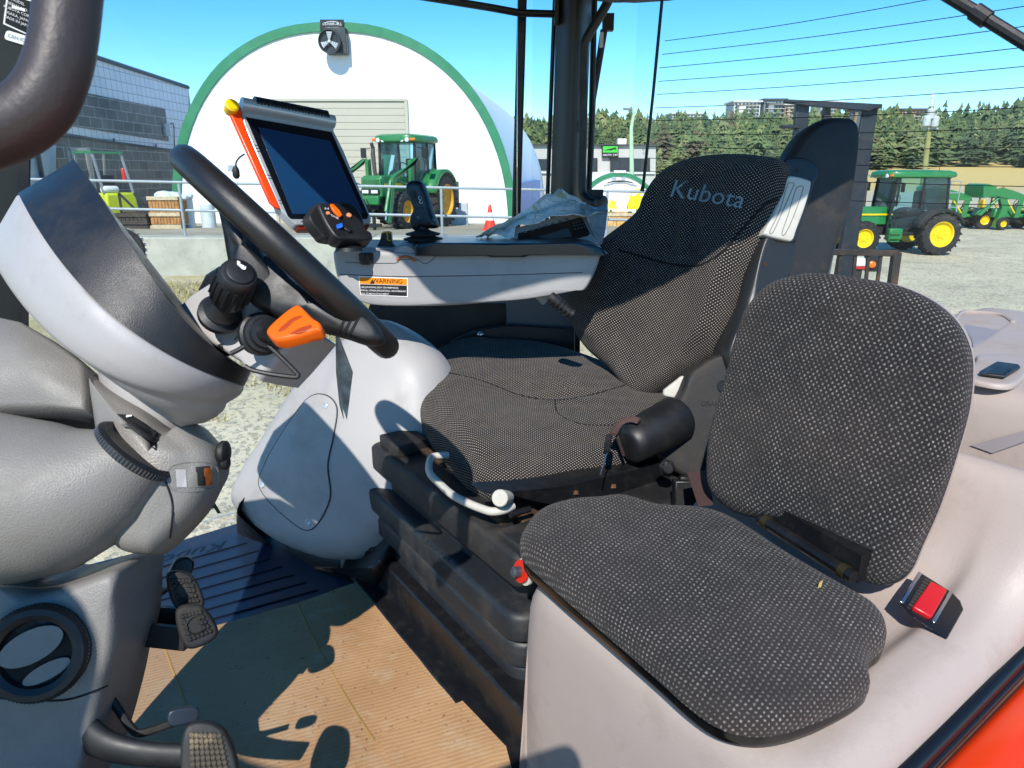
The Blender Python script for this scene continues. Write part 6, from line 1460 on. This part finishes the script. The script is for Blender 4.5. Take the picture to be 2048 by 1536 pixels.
CH_ = mat('mast_chain', '#403326', .7, metal=.4)
g = G()
for i in range(60):
    t = i / 60; a = mp(1696 - 78 * t, 222 + 338 * t, -.03); g.box(a, (.038, .02, .012), CR)
g.build('lift_chain', CH_, r_)
g = G(); g.tube([mp(1714, 225, -.04), mp(1672, 400, -.04), mp(1655, 540, -.04)], .012, 6); g.box(mp(1697, 316, -.04), (.03, .03, .07)); g.build('hydraulic_pipe', mat('pipe_brass', '#8a7a55', .5), r_)
r2 = thing('load_backrest', 'worn black bar grille with rust, standing just behind the rear window', 'load backrest', tuple(P(1720, 560, 4.6)))
def lp2(px, py, o=0): return P(px, py, 4.6 + o)
g = G(); g.bar(lp2(1630, 503), lp2(1797, 507), .035, .04); g.bar(lp2(1793, 505), lp2(1780, 600), .05, .05, Vector((1, 0, 0))); g.build('outer_frame', mat('rusty_black', '#2a2622', .7, vary=.3, dirt='#7a4f30', da=.7, dscale=14), r2, bevel=.004)
for x0, x1 in ((1651, 1644), (1681, 1672), (1711, 1702), (1737, 1728), (1762, 1750)):
    g = G(); g.bar(lp2(x0, 508), lp2(x1, 600), .016, .02, Vector((1, 0, 0))); g.build('bar', mat('rusty_black', '#2a2622', .7), r2)
g = G(); q_ = lp2(1735, 600); g.bar((q_.x - .30, 4.6, q_.z + .05), (q_.x + .16, 4.6, q_.z + .05), .05, .10); 
for x_ in (q_.x - .24, q_.x + .06): g.bar((x_, 4.58, q_.z), (x_, 4.58, .12), .05, .09, Vector((0, 1, 0))); g.bar((x_, 4.62, .14), (x_, 3.9, .14), .09, .035)
g.build('carriage', mat('rusty_black', '#2a2622', .7), r2, bevel=.004)
r3 = thing('lamp_bar', 'red bar carrying a white lamp and an amber lamp, seen through the bar grille', 'lamp bar', tuple(P(1715, 530, 6.2)))
def l3(px, py, o=0): return P(px, py, 6.2 + o)
g = G(); g.prism([l3(1690, 533), l3(1750, 533), l3(1750, 540), l3(1690, 538)], (0, .1, 0)); g.prism([l3(1692, 538), l3(1706, 538), l3(1703, 546), l3(1692, 545)], (0, .1, 0)); g.build('bar', mat('red_paint', '#b01f18', .4), r3, bevel=.005)
g = G(); g.prism([l3(1708, 516), l3(1732, 516), l3(1732, 533), l3(1708, 533)], (0, .1, 0)); g.build('white_lamp', LAMP, r3, bevel=.01)
g = G(); q_ = l3(1720, 540); g.bar((q_.x, 6.25, q_.z), (q_.x, 6.25, .12), .06, .06, Vector((0, 1, 0))); g.box((q_.x, 6.25, .14), (.5, .4, .05)); g.build('stand', DARK, r3)
g = G(); g.box(l3(1743, 527, .05), (.10, .1, .13)); g.lathe(l3(1743, 529, 0), (0, -1, 0), [(.032, 0), (.030, .02), (.015, .03)], 16, 1); g.build('amber_lamp', [BLK, AMB], r3)
# ------------------------------------------------------------------ hillside
random.seed(21)
PINE = [mat('pine_dark', (.055, .088, .040), .9, vary=.35, vs=.15), mat('pine_mid', (.095, .138, .052), .9, vary=.35, vs=.15), mat('pine_olive', (.165, .190, .075), .9, vary=.3, vs=.15), mat('pine_brown', (.10, .085, .045), .9, vary=.3, vs=.15)]
BARK = mat('pine_bark', '#5a4a3c', .9, vary=.3)
def pine(g, x, y, z, h, w, tiers=7, n=7, mi=0, lump=.5):
    lean = random.uniform(-.05, .05) * h
    for t in range(tiers):
        f = t / (tiers - 1); zz = z + h * (.14 + .80 * f); r = w * (1.02 - f ** 1.35) * random.uniform(.6, 1.2) + w * .08; dh = h / tiers * random.uniform(1.0, 1.7)
        a0 = random.random() * 6; ox = x + lean * f + random.uniform(-.28, .28) * r; oy = y + random.uniform(-.25, .25) * r
        vs = [Vector((ox, oy, min(z + h, zz + dh)))]
        for k in range(n * 2):
            a = a0 + math.pi * k / n; rr_ = r * (random.uniform(.65, 1.3) if k % 2 == 0 else random.uniform(.30, .7))
            vs.append(Vector((ox + math.cos(a) * rr_, oy + math.sin(a) * rr_, zz - (random.uniform(-.3, lump) * dh if k % 2 == 0 else -dh * .2))))
        fs = [(0, 1 + k, 1 + (k + 1) % (n * 2)) for k in range(n * 2)]
        g._add(vs, fs, mi if random.random() < .8 else (mi + 1) % 3)
def treeY(px, py, lo=90, hi=420):
    """distance at which the ray through a pixel meets the slope"""
    r = ray(px, py); y = lo
    while y < hi:
        if 2.4 + r.z * y < gz(r.x * y, y): return y
        y += 2
    return None
g = G(); cnt = 0
for i in range(7000):
    y = random.uniform(125, 345); x = random.uniform(-.12, .78) * y
    d = math.hypot(x, y)
    if d > 338 or d < (150 if x > .35 * y else 125) + 22 * noise.noise(Vector((x * .02, 0, 5))): continue
    if x > .52 * y and d < 150: 
        if random.random() < .3: continue
    dn = noise.noise(Vector((x * .03, y * .03, 1)))
    if dn < -.36: continue
    if cnt > 3600: break
    cnt += 1; z = gz(x, y); h = random.uniform(3.4, 7.2) if random.random() < .88 else random.uniform(7.5, 10)
    pine(g, x, y, z - .4, h, h * random.uniform(.24, .40), (6 if d > 250 else 9) if d > 185 else 13, (5 if d > 250 else 7) if d > 185 else 9, min(3, max(0, int(1.4 + 2.2 * noise.noise(Vector((x * .05, y * .05, 7))) + random.uniform(-.8, .9)))))
tag(g.build('forest', PINE, None, smooth=0), 'dense pine forest covering the hillside', None, None, 'stuff')
# individual skyline pines
sky_px = [1226, 1235, 1247, 1198, 1210, 1253, 1285, 1330, 1420, 1560, 1770, 1800, 1830, 1905, 1925, 1945, 1975, 1028, 1060]
desc = ['pine with a narrow top left of the street light', 'tall pine standing above the shop sign', 'pine with a split top left of the light pole', 'low pine right beside the rear pillar', 'rounded pine above the roof edge of the shop', 'dark pine touching the street light', 'pine just left of the rear wiper', 'small pine right of the wiper', 'lone pine between the first two apartment blocks', 'pine beside the left mast rail', 'pine just right of the mast top', 'tall dark pine left of the brown hilltop house', 'pine directly below the brown hilltop house', 'broad dark pine right of the utility pole', 'pointed pine second to the right of the utility pole', 'pine with sparse top third to the right of the utility pole', 'tall pine nearest the right edge of the ridge', 'pine seen just left of the door frame bar', 'thin pine between the door frame bar and the pillar']
for px, ds_ in zip(sky_px, desc):
    Yt = 190 if px < 1300 else 270; p = P(px, 0, Yt); x = p.x; zt = P(px, 236 + random.uniform(-8, 6) if px > 1300 else (258 if px < 1100 else 240 + random.uniform(-4, 6)), Yt).z
    z0 = gz(x, Yt) - .5; h = max(7, zt - z0); z0 = zt - h
    r_ = thing('pine_tree', ds_, 'pine tree', (x, Yt, z0), 'pines along the ridge')
    g = G(); pine(g, x, Yt, z0, h, h * .2, 10, 7, random.choice((0, 0, 1))); g.build('crown', PINE, r_, smooth=0)
    g = G(); g.tube([(x, Yt, z0 - 1), (x, Yt, z0 + h * .9)], [.22, .05], 6); g.build('trunk', BARK, r_)
# apartment blocks on the ridge
def apt(x0, x1, y0, y1, Y, m, lab, rows=4, flat=True, roofm=None):
    a = P(x0, y1, Y); b = P(x1, y1, Y); t = P(x0, y0, Y).z; z0 = a.z - 4
    r_ = thing('apartment_block', lab, 'apartment block', ((a.x + b.x) / 2, Y, z0))
    g = G(); g.box(((a.x + b.x) / 2, Y + 6, (t + z0) / 2), (b.x - a.x, 12, t - z0)); g.box((a.x + (b.x - a.x) * .3, Y - .6, (t + z0) / 2 - .5), ((b.x - a.x) * .25, 1.2, t - z0 - 1)); g.build('wall', m, r_)
    g = G(); g.box(((a.x + b.x) / 2, Y + 6, t + .3), (b.x - a.x + 1.5, 13.5, .6)); g.build('roof', roofm or mat('roof_pale', '#c9c9c4', .7), r_)
    n = max(3, int((x1 - x0) / 7))
    for i in range(n):
        for j in range(rows):
            xx = a.x + (b.x - a.x) * (i + .5) / n; zz = t - (t - a.z) * (j + .55) / rows; g = G(); g.box((xx, Y - .02, zz), ((b.x - a.x) / n * .55, .1, (t - a.z) / rows * .5)); g.build('window', mat('far_window', '#3f4b57', .2), r_, smooth=0)
    g = G()
    for j in range(rows): g.box(((a.x + b.x) / 2, Y - .8, t - (t - a.z) * (j + .95) / rows), ((b.x - a.x) * .9, 1.5, .18))
    g.build('balcony_slab', mat('roof_pale', '#c9c9c4', .7), r_)
WA = mat('apartment_white', '#d6d3cc', .8, vary=.04, vs=.2); TA = mat('apartment_tan', '#a98a6d', .8, vary=.08, vs=.2); GA = mat('apartment_grey', '#8d8f90', .8, vary=.08, vs=.2)
apt(1345, 1408, 228, 240, 300, WA, 'low white apartment block furthest left on the ridge', 2)
apt(1466, 1518, 204, 240, 310, WA, 'tall white apartment block left of the forklift mast', 5)
apt(1526, 1568, 200, 236, 315, GA, 'grey apartment block with dark roof beside the mast rail', 4, roofm=mat('roof_dark2', '#4a4c50', .7))
apt(1568, 1590, 210, 238, 313, TA, 'narrow brown apartment wing touching the left mast rail', 4)
apt(1642, 1682, 205, 226, 320, WA, 'pale apartment block seen through the top of the mast', 3)
apt(1802, 1858, 220, 240, 300, TA, 'wide brown hilltop block with flat eaves left of the utility pole', 3, roofm=mat('roof_dark2', '#4a4c50', .7))
apt(1862, 1884, 228, 240, 305, GA, 'small grey roofed house right behind the utility pole', 2)
apt(2006, 2050, 242, 250, 300, WA, 'low white house at the right end of the ridge', 1)
# ------------------------------------------------------------------ unseen photographer on a step, added to shade dash and cardboard
g = G(); g.box((-.80, -.16, .955), (.56, .40, .04)); g.box((-.80, -.22, .55), (.56, .30, .04)); g.bar((-1.06, -.2, .5), (-1.06, -.1, 1.3), .04, .04, CR); g.bar((-.54, -.2, .5), (-.54, -.1, 1.3), .04, .04, CR)
B_(g, 'entry_step', BLKM, bevel=.005)
pr = thing('person', 'unseen added person in dark clothes standing on the entry step with one arm stretched out', 'person', (-.80, -.16, .975))
def skin(name, pts, edges, m, root=0, parent=pr, sub=2):
    me = bpy.data.meshes.new(name); me.from_pydata([Vector(p[:3]) - pr.location for p in pts], edges, []); me.materials.append(m)
    o = bpy.data.objects.new(name, me); SC.collection.objects.link(o); o.parent = parent
    md = o.modifiers.new('skin', 'SKIN'); md.use_smooth_shade = True
    if not me.skin_vertices: me.skin_vertices.new() if hasattr(me.skin_vertices, 'new') else None
    for i, p in enumerate(pts):
        sv = me.skin_vertices[0].data[i]; sv.radius = (p[3], p[3] if len(p) < 5 else p[4]); sv.use_root = i == root
    s = o.modifiers.new('sub', 'SUBSURF'); s.levels = 1; s.render_levels = sub; return o
X0, Y0, Z0 = -.80, -.16, .975
bpts = [(X0, Y0, Z0 + .95, .15, .11), (X0, Y0, Z0 + 1.15, .14, .10), (X0, Y0, Z0 + 1.38, .17, .11), (X0, Y0, Z0 + 1.50, .07), (X0, Y0 + .02, Z0 + 1.58, .06), (X0, Y0 + .03, Z0 + 1.68, .095), (X0, Y0 + .02, Z0 + 1.78, .07),
        (X0 + .10, Y0, Z0 + .85, .09), (X0 + .11, Y0 + .02, Z0 + .48, .065), (X0 + .11, Y0, Z0 + .09, .045), (X0 + .12, Y0 + .14, Z0 + .045, .04),
        (X0 - .10, Y0, Z0 + .85, .09), (X0 - .11, Y0 + .02, Z0 + .48, .065), (X0 - .11, Y0, Z0 + .09, .045), (X0 - .12, Y0 + .14, Z0 + .045, .04),
        (X0 + .20, Y0, Z0 + 1.43, .06), (X0 + .36, Y0 - .02, Z0 + 1.36, .045), (X0 + .60, Y0 + .06, Z0 + 1.43, .034), (X0 + .72, Y0 + .08, Z0 + 1.46, .028),
        (X0 - .20, Y0, Z0 + 1.43, .06), (X0 - .24, Y0 + .03, Z0 + 1.16, .046), (X0 - .24, Y0 + .08, Z0 + .92, .034), (X0 - .24, Y0 + .10, Z0 + .85, .028)]
bed = [(0, 1), (1, 2), (2, 3), (3, 4), (4, 5), (5, 6), (0, 7), (7, 8), (8, 9), (9, 10), (0, 11), (11, 12), (12, 13), (13, 14), (2, 15), (15, 16), (16, 17), (17, 18), (2, 19), (19, 20), (20, 21), (21, 22)]
skin('body', bpts, bed, mat('dark_clothing', '#232831', .9, vary=.1))
